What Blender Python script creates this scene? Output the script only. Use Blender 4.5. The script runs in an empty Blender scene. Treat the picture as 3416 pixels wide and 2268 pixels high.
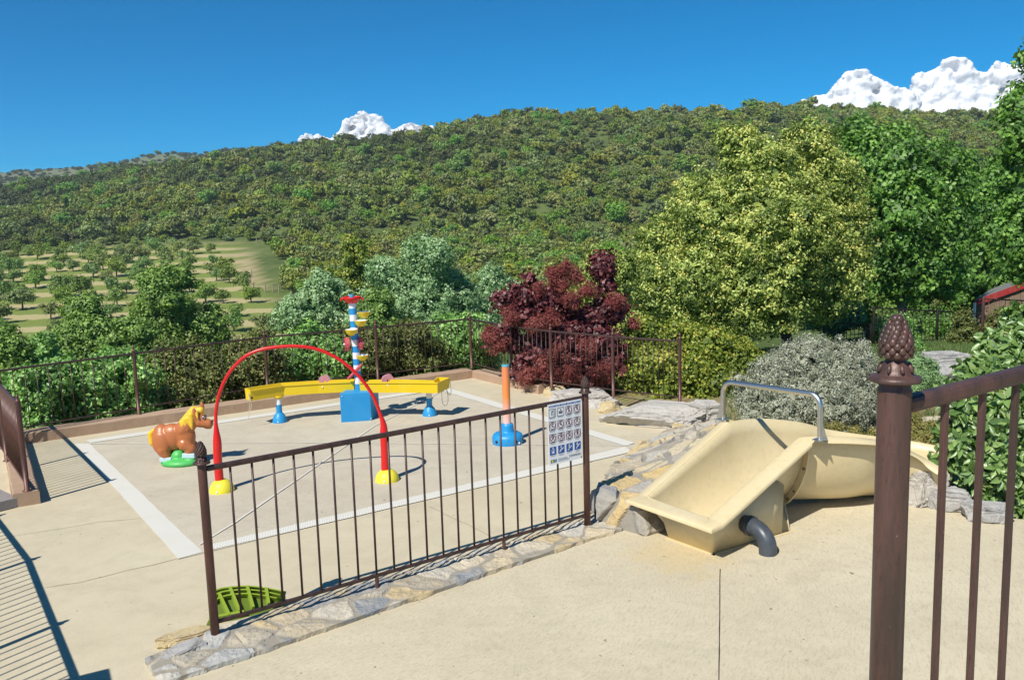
import bpy, bmesh, math, random
import numpy as np
from mathutils import Vector, Matrix, noise
random.seed(7)
rng = np.random.default_rng(11)
SC = bpy.context.scene
COL = SC.collection
# ------------------------------------------------------------------ camera model (photo pixels 3416 x 2268)
CX, CY, F, H = 1708., 1134., 2960., 2.55
PIT, ROL = math.radians(8.0), math.radians(-1.7)
Fw = np.array([0, math.cos(PIT), -math.sin(PIT)])
U0 = np.array([0, math.sin(PIT), math.cos(PIT)])
X0 = np.array([1., 0, 0])
Rt = math.cos(ROL)*X0+math.sin(ROL)*U0
Up = -math.sin(ROL)*X0+math.cos(ROL)*U0
C0 = np.array([0, 0, H])
def ray(x, y): return (x-CX)/F*Rt-(y-CY)/F*Up+Fw
def G(x, y, z=0.):
    """the point at height z seen at that place of the photo"""
    d = ray(x, y); p = C0+d*((z-H)/d[2]); return Vector(p)
def PT(x, y, Y):
    d = ray(x, y); return Vector(C0+d*Y/d[1])
def HZ(P, py):
    n = Up-(CY-py)/F*Fw; return H-(n[0]*P[0]+n[1]*P[1])/n[2]
def hit(x, y, P, n):
    d = Vector(ray(x, y)); c = Vector(C0); return c+d*((Vector(P)-c).dot(n)/d.dot(n))
def zpx(x, y, u, Y):
    """height at (u*Y, Y) seen at photo row y"""
    n = Up-(CY-y)/F*Fw; return H-(n[0]*u*Y+n[1]*Y)/n[2]

# ------------------------------------------------------------------ materials
def nm(name):
    m = bpy.data.materials.new(name); m.use_nodes = True
    nt = m.node_tree; nt.nodes.clear()
    return m, nt, nt.nodes, nt.links
def ramp(nt, fac, stops):
    r = nt.nodes.new('ShaderNodeValToRGB'); e = r.color_ramp.elements
    while len(e) < len(stops): e.new(.5)
    for k, (p, c) in enumerate(stops):
        e[k].position = p; e[k].color = (*c, 1)
    if fac is not None: nt.links.new(fac, r.inputs[0])
    return r.outputs[0]
def noi(nt, scale, detail=4, rough=.6, vec=None, dist=0):
    n = nt.nodes.new('ShaderNodeTexNoise'); n.inputs['Scale'].default_value = scale
    n.inputs['Detail'].default_value = detail; n.inputs['Roughness'].default_value = rough
    n.inputs['Distortion'].default_value = dist
    if vec is not None: nt.links.new(vec, n.inputs['Vector'])
    return n.outputs['Fac']
def wpos(nt):
    return nt.nodes.new('ShaderNodeNewGeometry').outputs['Position']
def opos(nt):
    return nt.nodes.new('ShaderNodeTexCoord').outputs['Object']
def mixc(nt, f, a, b, mode='MIX'):
    n = nt.nodes.new('ShaderNodeMix'); n.data_type = 'RGBA'; n.blend_type = mode
    for s, v in ((0, f), (6, a), (7, b)):
        if hasattr(v, 'is_linked') or hasattr(v, 'node'): nt.links.new(v, n.inputs[s])
        elif s == 0: n.inputs[0].default_value = v
        else: n.inputs[s].default_value = (*v, 1)
    return n.outputs[2]
def mth(nt, op, a, b=0., c=None):
    n = nt.nodes.new('ShaderNodeMath'); n.operation = op
    for k, v in enumerate((a, b, c)):
        if v is None: continue
        if hasattr(v, 'node'): nt.links.new(v, n.inputs[k])
        else: n.inputs[k].default_value = v
    return n.outputs[0]
def bump(nt, h, strength=.3, dist=.01, nrm=None):
    b = nt.nodes.new('ShaderNodeBump'); b.inputs['Strength'].default_value = strength
    b.inputs['Distance'].default_value = dist; nt.links.new(h, b.inputs['Height'])
    if nrm is not None: nt.links.new(nrm, b.inputs['Normal'])
    return b.outputs[0]
def bsdf(nt, col, rough=.6, nrm=None, metal=0, spec=.5, coat=0):
    p = nt.nodes.new('ShaderNodeBsdfPrincipled'); o = nt.nodes.new('ShaderNodeOutputMaterial')
    if hasattr(col, 'node'): nt.links.new(col, p.inputs['Base Color'])
    else: p.inputs['Base Color'].default_value = (*col, 1)
    if hasattr(rough, 'node'): nt.links.new(rough, p.inputs['Roughness'])
    else: p.inputs['Roughness'].default_value = rough
    p.inputs['Metallic'].default_value = metal
    p.inputs['Specular IOR Level'].default_value = spec
    p.inputs['Coat Weight'].default_value = coat
    if nrm is not None: nt.links.new(nrm, p.inputs['Normal'])
    nt.links.new(p.outputs[0], o.inputs[0]); return p
MAT = {}
def paint(name, col, rough=.4, var=.12, scale=9, spec=.5, fade=None, bmp=.05):
    """painted or moulded surface with slight fading, grime and orange-peel"""
    m, nt, N, L = nm(name); v = opos(nt)
    a = noi(nt, scale, 5, .65, v); b = noi(nt, scale*9, 3, .6, v)
    fade = fade or tuple(min(1, c*.75+.12) for c in col)
    dk = tuple(c*.72 for c in col)
    c = mixc(nt, mth(nt, 'MULTIPLY', ramp(nt, a, [(.45, (0, 0, 0)), (.75, (1, 1, 1))]), var*3), col, fade)
    c = mixc(nt, mth(nt, 'MULTIPLY', ramp(nt, b, [(.5, (0, 0, 0)), (.72, (1, 1, 1))]), var*2), c, dk)
    r = mth(nt, 'MULTIPLY_ADD', a, .25, rough-.1)
    bsdf(nt, c, r, bump(nt, b, bmp*3, .002), spec=spec); MAT[name] = m; return m
def rustmetal(name, base, warm, scale=7):
    m, nt, N, L = nm(name); v0 = opos(nt); mp = N.new('ShaderNodeMapping'); mp.inputs['Scale'].default_value = (2.2, 2.2, .35); L.new(v0, mp.inputs[0]); v = mp.outputs[0]
    a = noi(nt, scale, 6, .7, v); b = noi(nt, scale*12, 4, .7, v)
    c = mixc(nt, ramp(nt, a, [(.38, (0, 0, 0)), (.62, (1, 1, 1))]), base, warm)
    c = mixc(nt, ramp(nt, b, [(.55, (0, 0, 0)), (.7, (.6, .6, .6))]), c, tuple(x*.5 for x in base))
    sp = noi(nt, scale*25, 2, .5, v)
    c = mixc(nt, ramp(nt, sp, [(.74, (0, 0, 0)), (.78, (.8, .8, .8))]), c, (.3, .24, .2))
    bsdf(nt, c, mth(nt, 'MULTIPLY_ADD', a, .3, .28), bump(nt, b, .35, .002), metal=.15, spec=.5)
    MAT[name] = m; return m
rustmetal('rail_metal', (.045, .029, .025), (.092, .046, .036))
rustmetal('post_metal', (.075, .036, .028), (.15, .06, .042), 5)
rustmetal('dark_iron', (.015, .014, .013), (.035, .025, .02))
rustmetal('near_metal', (.062, .040, .034), (.125, .062, .05), 6)
paint('red', (.66, .012, .012), .28, .06, 5, fade=(.75, .05, .03))
paint('yellow', (.80, .56, .008), .38, .10, 6, fade=(.85, .66, .08))
paint('pale_yellow', (.82, .72, .045), .45, .10, 8)
paint('blue', (.015, .27, .60), .42, .12, 6, fade=(.06, .36, .65))
paint('white', (.78, .79, .80), .4, .06, 8, fade=(.7, .72, .72))
paint('red_faded', (.55, .05, .07), .45, .15, 8, fade=(.6, .2, .22))
paint('pink', (.58, .26, .32), .5, .15, 8)
paint('horse_brown', (.46, .15, .05), .33, .10, 5, fade=(.54, .22, .09))
paint('mane_yellow', (.78, .50, .03), .42, .12, 9)
paint('hoof_blue', (.50, .68, .74), .45, .08)
paint('base_green', (.07, .46, .10), .42, .08, 6)
paint('black_dot', (.01, .01, .012), .3, 0)
paint('nostril', (.12, .035, .02), .5, .05)
paint('slide_tan', (.67, .555, .325), .40, .14, 2.2, fade=(.73, .65, .45), bmp=.03)
paint('slide_rib', (.60, .45, .21), .4, .08, 5)
paint('pipe_grey', (.05, .062, .078), .38, .12, 8)
paint('lime', (.26, .36, .03), .42, .06, 6)
paint('lime_dark', (.11, .17, .012), .5, .06, 6)
paint('aqua', (.08, .33, .42), .5, .1)
paint('rope', (.62, .58, .45), .9, .2, 30)
paint('bolt_brown', (.20, .12, .06), .4, .1)
paint('sign_white', (.80, .83, .86), .35, .03)
paint('sign_blue', (.01, .09, .36), .4, .03)
paint('sign_grey', (.10, .09, .11), .5, .03)
paint('sign_red', (.30, .06, .09), .5, .03)
paint('sign_text', (.16, .17, .20), .5, .02)
paint('sign_green', (.15, .30, .10), .5, .03)
paint('shed_red', (.34, .03, .03), .45, .12)
paint('pole_white', (.75, .75, .74), .5, .1)
def steel():
    m, nt, N, L = nm('steel'); v = opos(nt)
    a = noi(nt, 60, 3, .6, v)
    bsdf(nt, (.62, .61, .58), mth(nt, 'MULTIPLY_ADD', a, .1, .3), None, metal=1.); MAT['steel'] = m
steel()
def orange_fade():
    m, nt, N, L = nm('orange_fade'); g = N.new('ShaderNodeTexCoord'); s = N.new('ShaderNodeSeparateXYZ')
    L.new(g.outputs['Object'], s.inputs[0]); a = noi(nt, 10, 4, .6, g.outputs['Object'])
    t = mth(nt, 'ADD', mth(nt, 'MULTIPLY', s.outputs[2], 1.15), mth(nt, 'MULTIPLY', a, .1))
    c = ramp(nt, t, [(.22, (.80, .62, .60)), (.45, (.82, .42, .34)), (.68, (.86, .27, .06)), (1, (.78, .24, .10))])
    bsdf(nt, c, .4, bump(nt, a, .1, .002)); MAT['orange_fade'] = m
orange_fade()
def concrete(name, base, light, dark, kind):
    m, nt, N, L = nm(name); v = wpos(nt)
    big = noi(nt, .55, 5, .6, v); mid = noi(nt, 4.5, 6, .7, v); fine = noi(nt, 55, 4, .75, v); grit = noi(nt, 95, 3, .7, v)
    c = mixc(nt, ramp(nt, big, [(.35, (0, 0, 0)), (.68, (1, 1, 1))]), base, light)
    c = mixc(nt, ramp(nt, mid, [(.45, (0, 0, 0)), (.75, (.55, .55, .55))]), c, dark)
    c = mixc(nt, ramp(nt, grit, [(.56, (0, 0, 0)), (.70, (.38, .38, .38))]), c, tuple(x*.55 for x in dark))
    c = mixc(nt, ramp(nt, grit, [(.3, (.5, .5, .5)), (.42, (0, 0, 0))]), c, tuple(min(.8, x*1.18) for x in light))
    sp = noi(nt, 17, 2, .5, v)
    c = mixc(nt, ramp(nt, sp, [(.725, (0, 0, 0)), (.745, (.7, .7, .7))]), c, (.16, .12, .08))
    c = mixc(nt, ramp(nt, noi(nt, 1.4, 6, .65, v, 1.5), [(.50, (0, 0, 0)), (.58, (.16, .16, .16)), (.66, (.04, .04, .04))]), c, tuple(x*.82 for x in dark))
    c = mixc(nt, ramp(nt, noi(nt, .8, 6, .7, v, .8), [(.36, (.15, .15, .15)), (.44, (0, 0, 0))]), c, tuple(min(.8, x*1.12) for x in light))
    h = mth(nt, 'ADD', mth(nt, 'MULTIPLY', fine, .6), mth(nt, 'MULTIPLY', grit, .5))
    if kind == 'brushed':
        # broom strokes pulled in wide arcs
        mp = N.new('ShaderNodeVectorMath'); mp.operation = 'SUBTRACT'; L.new(v, mp.inputs[0]); mp.inputs[1].default_value = (-3.2, 7.2, 0)
        ln = N.new('ShaderNodeVectorMath'); ln.operation = 'LENGTH'; L.new(mp.outputs[0], ln.inputs[0]); sx = N.new('ShaderNodeSeparateXYZ'); L.new(mp.outputs[0], sx.inputs[0])
        an = mth(nt, 'ARCTAN2', sx.outputs[1], sx.outputs[0]); wob = noi(nt, .9, 3, .6, v)
        cb = N.new('ShaderNodeCombineXYZ'); L.new(mth(nt, 'ADD', mth(nt, 'MULTIPLY', ln.outputs['Value'], 70), mth(nt, 'MULTIPLY', wob, 26)), cb.inputs[0]); L.new(mth(nt, 'MULTIPLY', an, 60), cb.inputs[1])
        st0 = noi(nt, 1.0, 4, .7, cb.outputs[0])
        st = mth(nt, 'MULTIPLY', st0, ramp(nt, noi(nt, 1.1, 3, .6, v), [(.30, (.35, .35, .35)), (.6, (1, 1, 1))]))
        h = mth(nt, 'ADD', h, mth(nt, 'MULTIPLY', st, .8))
        c = mixc(nt, ramp(nt, st0, [(.34, (.42, .42, .42)), (.5, (0, 0, 0))]), c, tuple(x*.7 for x in dark))
        # yellow run-off stain below the slide basin
        d = N.new('ShaderNodeVectorMath'); d.operation = 'DISTANCE'; L.new(v, d.inputs[0]); d.inputs[1].default_value = (1.2, 6.3, 0)
        s2 = mth(nt, 'MULTIPLY', ramp(nt, mth(nt, 'ADD', d.outputs['Value'], mth(nt, 'MULTIPLY', mid, 1.1)), [(.75, (1, 1, 1)), (1.35, (0, 0, 0))]), .34)
        c = mixc(nt, s2, c, (.55, .40, .15))
    bsdf(nt, c, .85, bump(nt, h, .38, .005), spec=.25); MAT[name] = m
concrete('terrace_concrete', (.54, .47, .325), (.60, .53, .38), (.46, .40, .28), 'plain')
concrete('deck_concrete', (.565, .495, .35), (.63, .56, .405), (.48, .42, .295), 'brushed')
concrete('pad_concrete', (.51, .45, .345), (.57, .515, .40), (.42, .37, .275), 'plain')
concrete('kerb_render', (.40, .27, .18), (.47, .33, .23), (.32, .215, .145), 'plain')
def grate():
    m, nt, N, L = nm('grate'); v = N.new('ShaderNodeTexCoord').outputs['UV']
    w = N.new('ShaderNodeTexWave'); w.bands_direction = 'X'; w.inputs['Scale'].default_value = 1; w.inputs['Distortion'].default_value = 0
    L.new(v, w.inputs['Vector']); a = noi(nt, 3, 4, .6, wpos(nt))
    c = mixc(nt, w.outputs['Fac'], (.58, .57, .50), (.71, .69, .63))
    c = mixc(nt, ramp(nt, a, [(.4, (0, 0, 0)), (.8, (.5, .5, .5))]), c, (.60, .56, .47))
    bsdf(nt, c, .85, bump(nt, w.outputs['Fac'], .3, .003), spec=.2); MAT['grate'] = m
grate()
def linepaint():
    m, nt, N, L = nm('line_paint'); v = wpos(nt)
    c = mixc(nt, ramp(nt, noi(nt, 14, 4, .7, v), [(.5, (0, 0, 0)), (.75, (.8, .8, .8))]), (.72, .70, .65), (.54, .50, .41))
    bsdf(nt, c, .8, None); MAT['line_paint'] = m
linepaint()
def joint():
    m, nt, N, L = nm('joint'); bsdf(nt, mixc(nt, noi(nt, 8, 4, .6, wpos(nt)), (.33, .27, .18), (.44, .37, .26)), .9); MAT['joint'] = m
    m, nt, N, L = nm('joint_dark'); bsdf(nt, mixc(nt, noi(nt, 8, 4, .6, wpos(nt)), (.03, .025, .02), (.09, .07, .05)), .9); MAT['joint_dark'] = m
joint()
def stone(name, stops, mortar=(.40, .36, .29), attr=True):
    m, nt, N, L = nm(name); v = opos(nt)
    at = N.new('ShaderNodeAttribute'); at.attribute_name = 'cell'
    mk = N.new('ShaderNodeAttribute'); mk.attribute_name = 'mortar'
    a = noi(nt, 5, 7, .7, v, .6); b = noi(nt, 38, 5, .75, v); g = noi(nt, 160, 3, .6, v)
    if attr:
        c = ramp(nt, mth(nt, 'ADD', mth(nt, 'MULTIPLY', at.outputs['Fac'], .85), mth(nt, 'MULTIPLY', a, .2)), stops)
    else: c = ramp(nt, a, stops)
    # lichen and iron stains with their own outline
    c = mixc(nt, ramp(nt, noi(nt, 3.1, 6, .7, v, .8), [(.54, (0, 0, 0)), (.64, (.3, .3, .3))]), c, (.50, .46, .40))
    c = mixc(nt, ramp(nt, noi(nt, 2.3, 6, .7, v, 1.2), [(.60, (0, 0, 0)), (.68, (.45, .45, .45))]), c, (.50, .36, .15))
    c = mixc(nt, ramp(nt, b, [(.52, (0, 0, 0)), (.7, (.6, .6, .6))]), c, (.21, .19, .165))
    c = mixc(nt, mk.outputs['Fac'], c, mixc(nt, g, mortar, tuple(x*.7 for x in mortar)))
    h = mth(nt, 'ADD', b, mth(nt, 'MULTIPLY', a, 1.3))
    bsdf(nt, c, .88, bump(nt, h, .55, .012), spec=.25); MAT[name] = m
stone('rubble_stone', [(.0, (.30, .29, .27)), (.2, (.47, .44, .38)), (.4, (.60, .50, .31)), (.55, (.27, .27, .27)), (.75, (.60, .44, .19)), (1., (.46, .44, .40))], (.36, .33, .28))
stone('edging_stone', [(.0, (.27, .29, .30)), (.22, (.50, .49, .45)), (.42, (.60, .50, .33)), (.55, (.25, .27, .29)), (.78, (.55, .43, .24)), (1., (.44, .44, .42))], (.40, .36, .29))
stone('boulder_stone', [(.3, (.36, .33, .30)), (.5, (.50, .47, .42)), (.7, (.42, .38, .34))], attr=False)
stone('boulder_yellow', [(.3, (.46, .36, .18)), (.5, (.56, .45, .26)), (.7, (.42, .34, .2))], attr=False)
stone('boulder_grey', [(.3, (.28, .27, .26)), (.5, (.42, .41, .39)), (.7, (.33, .32, .31))], attr=False)
def wood(name, a_, b_, sc=14):
    m, nt, N, L = nm(name); v = opos(nt)
    mp = N.new('ShaderNodeMapping'); mp.inputs['Scale'].default_value = (1, 9, 9); L.new(v, mp.inputs[0])
    a = noi(nt, sc, 5, .7, mp.outputs[0])
    bsdf(nt, mixc(nt, ramp(nt, a, [(.35, (0, 0, 0)), (.65, (1, 1, 1))]), a_, b_), .8, bump(nt, a, .4, .004)); MAT[name] = m
wood('deck_wood', (.20, .17, .165), (.36, .33, .31)); wood('plank_wood', (.16, .10, .065), (.30, .21, .14), 3)
def roofsheet():
    m, nt, N, L = nm('roof_sheet'); v = opos(nt)
    a = noi(nt, 2, 5, .7, v)
    bsdf(nt, mixc(nt, a, (.15, .155, .15), (.24, .245, .235)), .7, bump(nt, a, .3, .02)); MAT['roof_sheet'] = m
roofsheet()
def leafmat(name, stops, trans=.30, rough=.55, hue=.0, gloss=.03, objvar=.0):
    kf = {'hill_leaf': 1.85, 'hill_leaf_dark': 1.45, 'hill_leaf_bright': 1.35, 'oak_leaf': 1.5, 'mid_leaf': 1.5, 'hedge_leaf': 1.4, 'plane_leaf': 1.28, 'poplar_leaf': 1.8, 'silver_leaf': 1.35, 'smoke_plume': .8, 'red_leaf': 1.}.get(name, 1.22); stops = [(p_, tuple(min(.8, x*kf) for x in c_)) for p_, c_ in stops]
    m, nt, N, L = nm(name)
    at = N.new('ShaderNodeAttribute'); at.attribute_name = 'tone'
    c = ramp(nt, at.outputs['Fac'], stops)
    if objvar:
        oi = N.new('ShaderNodeObjectInfo')
        hs = N.new('ShaderNodeHueSaturation'); L.new(c, hs.inputs['Color'])
        L.new(mth(nt, 'MULTIPLY_ADD', oi.outputs['Random'], .07*objvar, .5-.04*objvar), hs.inputs['Hue'])
        r2 = mth(nt, 'FRACT', mth(nt, 'MULTIPLY', oi.outputs['Random'], 17.3))
        L.new(mth(nt, 'MULTIPLY_ADD', r2, .55*objvar, 1-.28*objvar), hs.inputs['Value'])
        r3 = mth(nt, 'FRACT', mth(nt, 'MULTIPLY', oi.outputs['Random'], 41.7))
        L.new(mth(nt, 'MULTIPLY_ADD', r3, .35*objvar, 1-.14*objvar), hs.inputs['Saturation'])
        c = hs.outputs[0]
    d = N.new('ShaderNodeBsdfDiffuse'); t = N.new('ShaderNodeBsdfTranslucent'); g = N.new('ShaderNodeBsdfGlossy')
    L.new(c, d.inputs[0]); g.inputs['Roughness'].default_value = rough; g.inputs[0].default_value = (.9, .95, .9, 1)
    tc = mixc(nt, 1., c, (1.0, 1.05, .45), 'MULTIPLY'); L.new(tc, t.inputs[0])
    m1 = N.new('ShaderNodeMixShader'); m1.inputs[0].default_value = trans; L.new(d.outputs[0], m1.inputs[1]); L.new(t.outputs[0], m1.inputs[2])
    m2 = N.new('ShaderNodeMixShader'); m2.inputs[0].default_value = gloss; L.new(m1.outputs[0], m2.inputs[1]); L.new(g.outputs[0], m2.inputs[2])
    o = N.new('ShaderNodeOutputMaterial'); L.new(m2.outputs[0], o.inputs[0]); MAT[name] = m
leafmat('oak_leaf', [(0, (.03, .055, .010)), (.3, (.12, .17, .030)), (.6, (.31, .37, .085)), (.88, (.49, .54, .175)), (1, (.54, .46, .12))])
leafmat('hill_leaf', [(0, (.045, .066, .016)), (.5, (.13, .165, .040)), (1, (.25, .275, .08))], .22, objvar=1., gloss=.02)
leafmat('hill_leaf_dark', [(0, (.03, .045, .014)), (.5, (.085, .112, .030)), (1, (.17, .195, .06))], .2, objvar=.6, gloss=.02)
leafmat('hill_leaf_bright', [(0, (0.065, 0.150, 0.024)), (.5, (0.162, 0.300, 0.048)), (1, (0.292, 0.420, 0.072))], .3, objvar=.5, gloss=.03)
leafmat('orchard_leaf', [(0, (0.087, 0.135, 0.032)), (.5, (0.204, 0.297, 0.076)), (1, (0.350, 0.432, 0.140))], .3, objvar=.9, gloss=.03)
leafmat('poplar_leaf', [(0, (.07, .13, .05)), (.5, (.17, .27, .12)), (1, (.36, .46, .27))], .3, gloss=.04)
leafmat('mid_leaf', [(0, (.045, .085, .018)), (.5, (.14, .23, .045)), (1, (.27, .38, .09))], .3)
leafmat('lime_leaf', [(0, (.06, .09, .012)), (.5, (.19, .26, .03)), (.8, (.34, .38, .06)), (1, (.48, .42, .07))], .35)
leafmat('plane_leaf', [(0, (.035, .085, .015)), (.5, (.11, .24, .035)), (1, (.26, .44, .08))], .38, gloss=.04)
leafmat('hedge_leaf', [(0, (0.052, 0.112, 0.026)), (.5, (0.156, 0.304, 0.064)), (1, (0.328, 0.528, 0.128))], .3, gloss=.06)
leafmat('brown_hedge', [(0, (.05, .06, .015)), (.5, (.15, .18, .045)), (.8, (.25, .28, .08)), (1, (.33, .27, .12))], .3)
leafmat('red_leaf', [(0, (.07, .014, .018)), (.5, (.17, .028, .038)), (1, (.30, .07, .08))], .30, gloss=.05)
leafmat('smoke_plume', [(0, (.24, .06, .06)), (.5, (.40, .12, .11)), (1, (.55, .24, .20))], .35, gloss=.0)
leafmat('silver_leaf', [(0, (.11, .12, .075)), (.5, (.29, .30, .22)), (1, (.48, .49, .39))], .15, gloss=.05)
leafmat('glossy_leaf', [(0, (.05, .10, .03)), (.4, (.13, .23, .055)), (.75, (.27, .39, .12)), (1, (.42, .43, .21))], .28, .42, gloss=.07)
leafmat('juniper_leaf', [(0, (0.071, 0.143, 0.053)), (.5, (0.190, 0.308, 0.123)), (1, (0.333, 0.462, 0.211))], .2)
leafmat('scrub_leaf', [(0, (0.107, 0.121, 0.026)), (.5, (0.261, 0.242, 0.070)), (1, (0.428, 0.330, 0.132))], .25)
leafmat('grass_blade', [(0, (.05, .10, .02)), (.5, (.10, .18, .04)), (1, (.22, .24, .10))], .35)
def bark(name, a_, b_):
    m, nt, N, L = nm(name); v = opos(nt); a = noi(nt, 7, 6, .7, v, .5)
    bsdf(nt, mixc(nt, ramp(nt, a, [(.42, (0, 0, 0)), (.6, (1, 1, 1))]), a_, b_), .9, bump(nt, a, .8, .03)); MAT[name] = m
bark('bark', (.05, .04, .03), (.14, .115, .09)); bark('bark_lichen', (.03, .027, .022), (.38, .37, .32)); bark('twig', (.30, .22, .17), (.42, .34, .28))

# ------------------------------------------------------------------ mesh helpers
def tag(o, label=None, cat=None, group=None, kind=None):
    if label: o['label'] = label
    if cat: o['category'] = cat
    if group: o['group'] = group
    if kind: o['kind'] = kind
    return o
def empty(name, loc=(0, 0, 0), rz=0):
    o = bpy.data.objects.new(name, None); COL.objects.link(o); o.location = loc; o.rotation_euler = (0, 0, rz)
    o.empty_display_size = .2; return o
def link(name, me, parent=None, mats=(), loc=None):
    for m in mats: me.materials.append(MAT[m] if isinstance(m, str) else m)
    o = bpy.data.objects.new(name, me); COL.objects.link(o)
    if parent is not None:
        o.parent = parent
    if loc is not None: o.location = loc
    return o
class MB:
    """collects shapes, then links them as ONE mesh; world coordinates, re-based onto the parent's origin"""
    def __init__(s): s.v = []; s.f = []; s.m = []; s.sm = []; s.uv = None
    def add(s, vs, fs, mi=0, smooth=False):
        k = len(s.v); s.v += [tuple(p) for p in vs]; s.f += [tuple(i+k for i in f) for f in fs]
        s.m += [mi]*len(fs); s.sm += [smooth]*len(fs); return s
    def box(s, c, size, rz=0, mi=0, rot=None, bevel=0):
        bm = bmesh.new(); bmesh.ops.create_cube(bm, size=1)
        bmesh.ops.scale(bm, vec=size, verts=bm.verts)
        if bevel: bmesh.ops.bevel(bm, geom=bm.edges[:], offset=bevel, segments=2, affect='EDGES', profile=.5)
        M = rot.to_4x4() if rot is not None else Matrix.Rotation(rz, 4, 'Z')
        bm.transform(Matrix.Translation(c) @ M); s.bm(bm, mi); return s
    def bm(s, bm, mi=0, smooth=False):
        bm.verts.ensure_lookup_table(); bm.verts.index_update()
        s.add([v.co[:] for v in bm.verts], [[v.index for v in f.verts] for f in bm.faces], mi, smooth); bm.free(); return s
    def tube(s, pts, r, n=10, mi=0, cap=True, squash=None):
        P = [Vector(p) for p in pts]; R = r if hasattr(r, '__len__') else [r]*len(P)
        vs = []; fs = []; ref = None
        for i, p in enumerate(P):
            t = (P[min(i+1, len(P)-1)]-P[max(i-1, 0)])
            t.normalize()
            if ref is None: ref = t.orthogonal().normalized()
            ref = (ref-t*ref.dot(t)).normalized(); b = t.cross(ref)
            for k in range(n):
                a = 2*math.pi*k/n; vs.append(p+(ref*math.cos(a)+b*math.sin(a))*R[i])
        for i in range(len(P)-1):
            for k in range(n):
                fs.append((i*n+k, i*n+(k+1) % n, (i+1)*n+(k+1) % n, (i+1)*n+k))
        s.add(vs, fs, mi, True)
        if cap:
            s.add(vs[:n], [tuple(range(n))[::-1]], mi); s.add(vs[-n:], [tuple(range(n))], mi)
        return s
    def lathe(s, prof, c=(0, 0, 0), n=24, mi=0, axis=None, smooth=True):
        q = Vector((0, 0, 1)).rotation_difference(Vector(axis)) if axis is not None else None
        vs = []; fs = []; c = Vector(c)
        for r, z in prof:
            for k in range(n):
                a = 2*math.pi*k/n; p = Vector((r*math.cos(a), r*math.sin(a), z))
                vs.append(c+(q @ p if q else p))
        for i in range(len(prof)-1):
            for k in range(n): fs.append((i*n+k, i*n+(k+1) % n, (i+1)*n+(k+1) % n, (i+1)*n+k))
        s.add(vs, fs, mi, smooth); return s
    def ell(s, c, r, sub=2, mi=0, rot=None):
        bm = bmesh.new(); bmesh.ops.create_icosphere(bm, subdivisions=sub, radius=1)
        bmesh.ops.scale(bm, vec=r, verts=bm.verts)
        bm.transform(Matrix.Translation(c) @ (rot.to_4x4() if rot is not None else Matrix.Identity(4))); return s.bm(bm, mi, True)
    def poly(s, pts, mi=0): return s.add(pts, [tuple(range(len(pts)))], mi)
    def prism(s, pts, dz, mi=0):
        """polygon pts extruded along the vector dz"""
        n = len(pts); P = [Vector(p) for p in pts]; Q = [p+Vector(dz) for p in P]
        s.add(P+Q, [tuple(range(n))[::-1], tuple(range(n, 2*n))]+[(i, (i+1) % n, n+(i+1) % n, n+i) for i in range(n)], mi); return s
    def build(s, name, mats, parent=None, origin=None):
        if isinstance(mats, str): mats = [mats]
        me = bpy.data.meshes.new(name)
        if parent is not None:
            W = parent.matrix_basis.copy(); par = parent.parent
            while par is not None: W = par.matrix_basis @ W; par = par.parent
            inv = W.inverted()
        else:
            inv = Matrix.Translation(-Vector(origin)) if origin is not None else Matrix.Identity(4)
        me.from_pydata([tuple(inv @ Vector(v)) for v in s.v], [], s.f)
        me.polygons.foreach_set('material_index', s.m); me.polygons.foreach_set('use_smooth', s.sm); me.update()
        bm = bmesh.new(); bm.from_mesh(me); bmesh.ops.recalc_face_normals(bm, faces=bm.faces); bm.to_mesh(me); bm.free()
        return link(name, me, parent, mats, origin)
def remeshed(mb, voxel, name, mat, parent, smooth=8, factor=.5):
    o = mb.build(name, mat, parent)
    r = o.modifiers.new('r', 'REMESH'); r.mode = 'VOXEL'; r.voxel_size = voxel; r.use_smooth_shade = True
    sm = o.modifiers.new('s', 'SMOOTH'); sm.iterations = smooth; sm.factor = factor
    dg = bpy.context.evaluated_depsgraph_get(); dg.update()
    me = bpy.data.meshes.new_from_object(o.evaluated_get(dg)); o.modifiers.clear(); o.data = me
    if not me.materials: me.materials.append(MAT[mat])
    for p in me.polygons: p.use_smooth = True
    return o
def dup(o, parent=None):
    c = o.copy(); COL.objects.link(c); c.parent = parent
    for ch in o.children: dup(ch, c)
    return c
def quadmesh(name, V, tone=None):
    n = len(V)//4; me = bpy.data.meshes.new(name)
    me.vertices.add(len(V)); me.vertices.foreach_set('co', V.astype(np.float32).ravel())
    me.loops.add(n*4); me.loops.foreach_set('vertex_index', np.arange(n*4, dtype=np.int32))
    me.polygons.add(n); me.polygons.foreach_set('loop_start', np.arange(n, dtype=np.int32)*4)
    me.polygons.foreach_set('loop_total', np.full(n, 4, dtype=np.int32))
    if tone is not None:
        a = me.attributes.new('tone', 'FLOAT', 'POINT'); a.data.foreach_set('value', np.repeat(tone, 4).astype(np.float32))
    me.update(calc_edges=True); return me
def unit(v): return v/np.maximum(np.linalg.norm(v, axis=1, keepdims=True), 1e-9)
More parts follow.
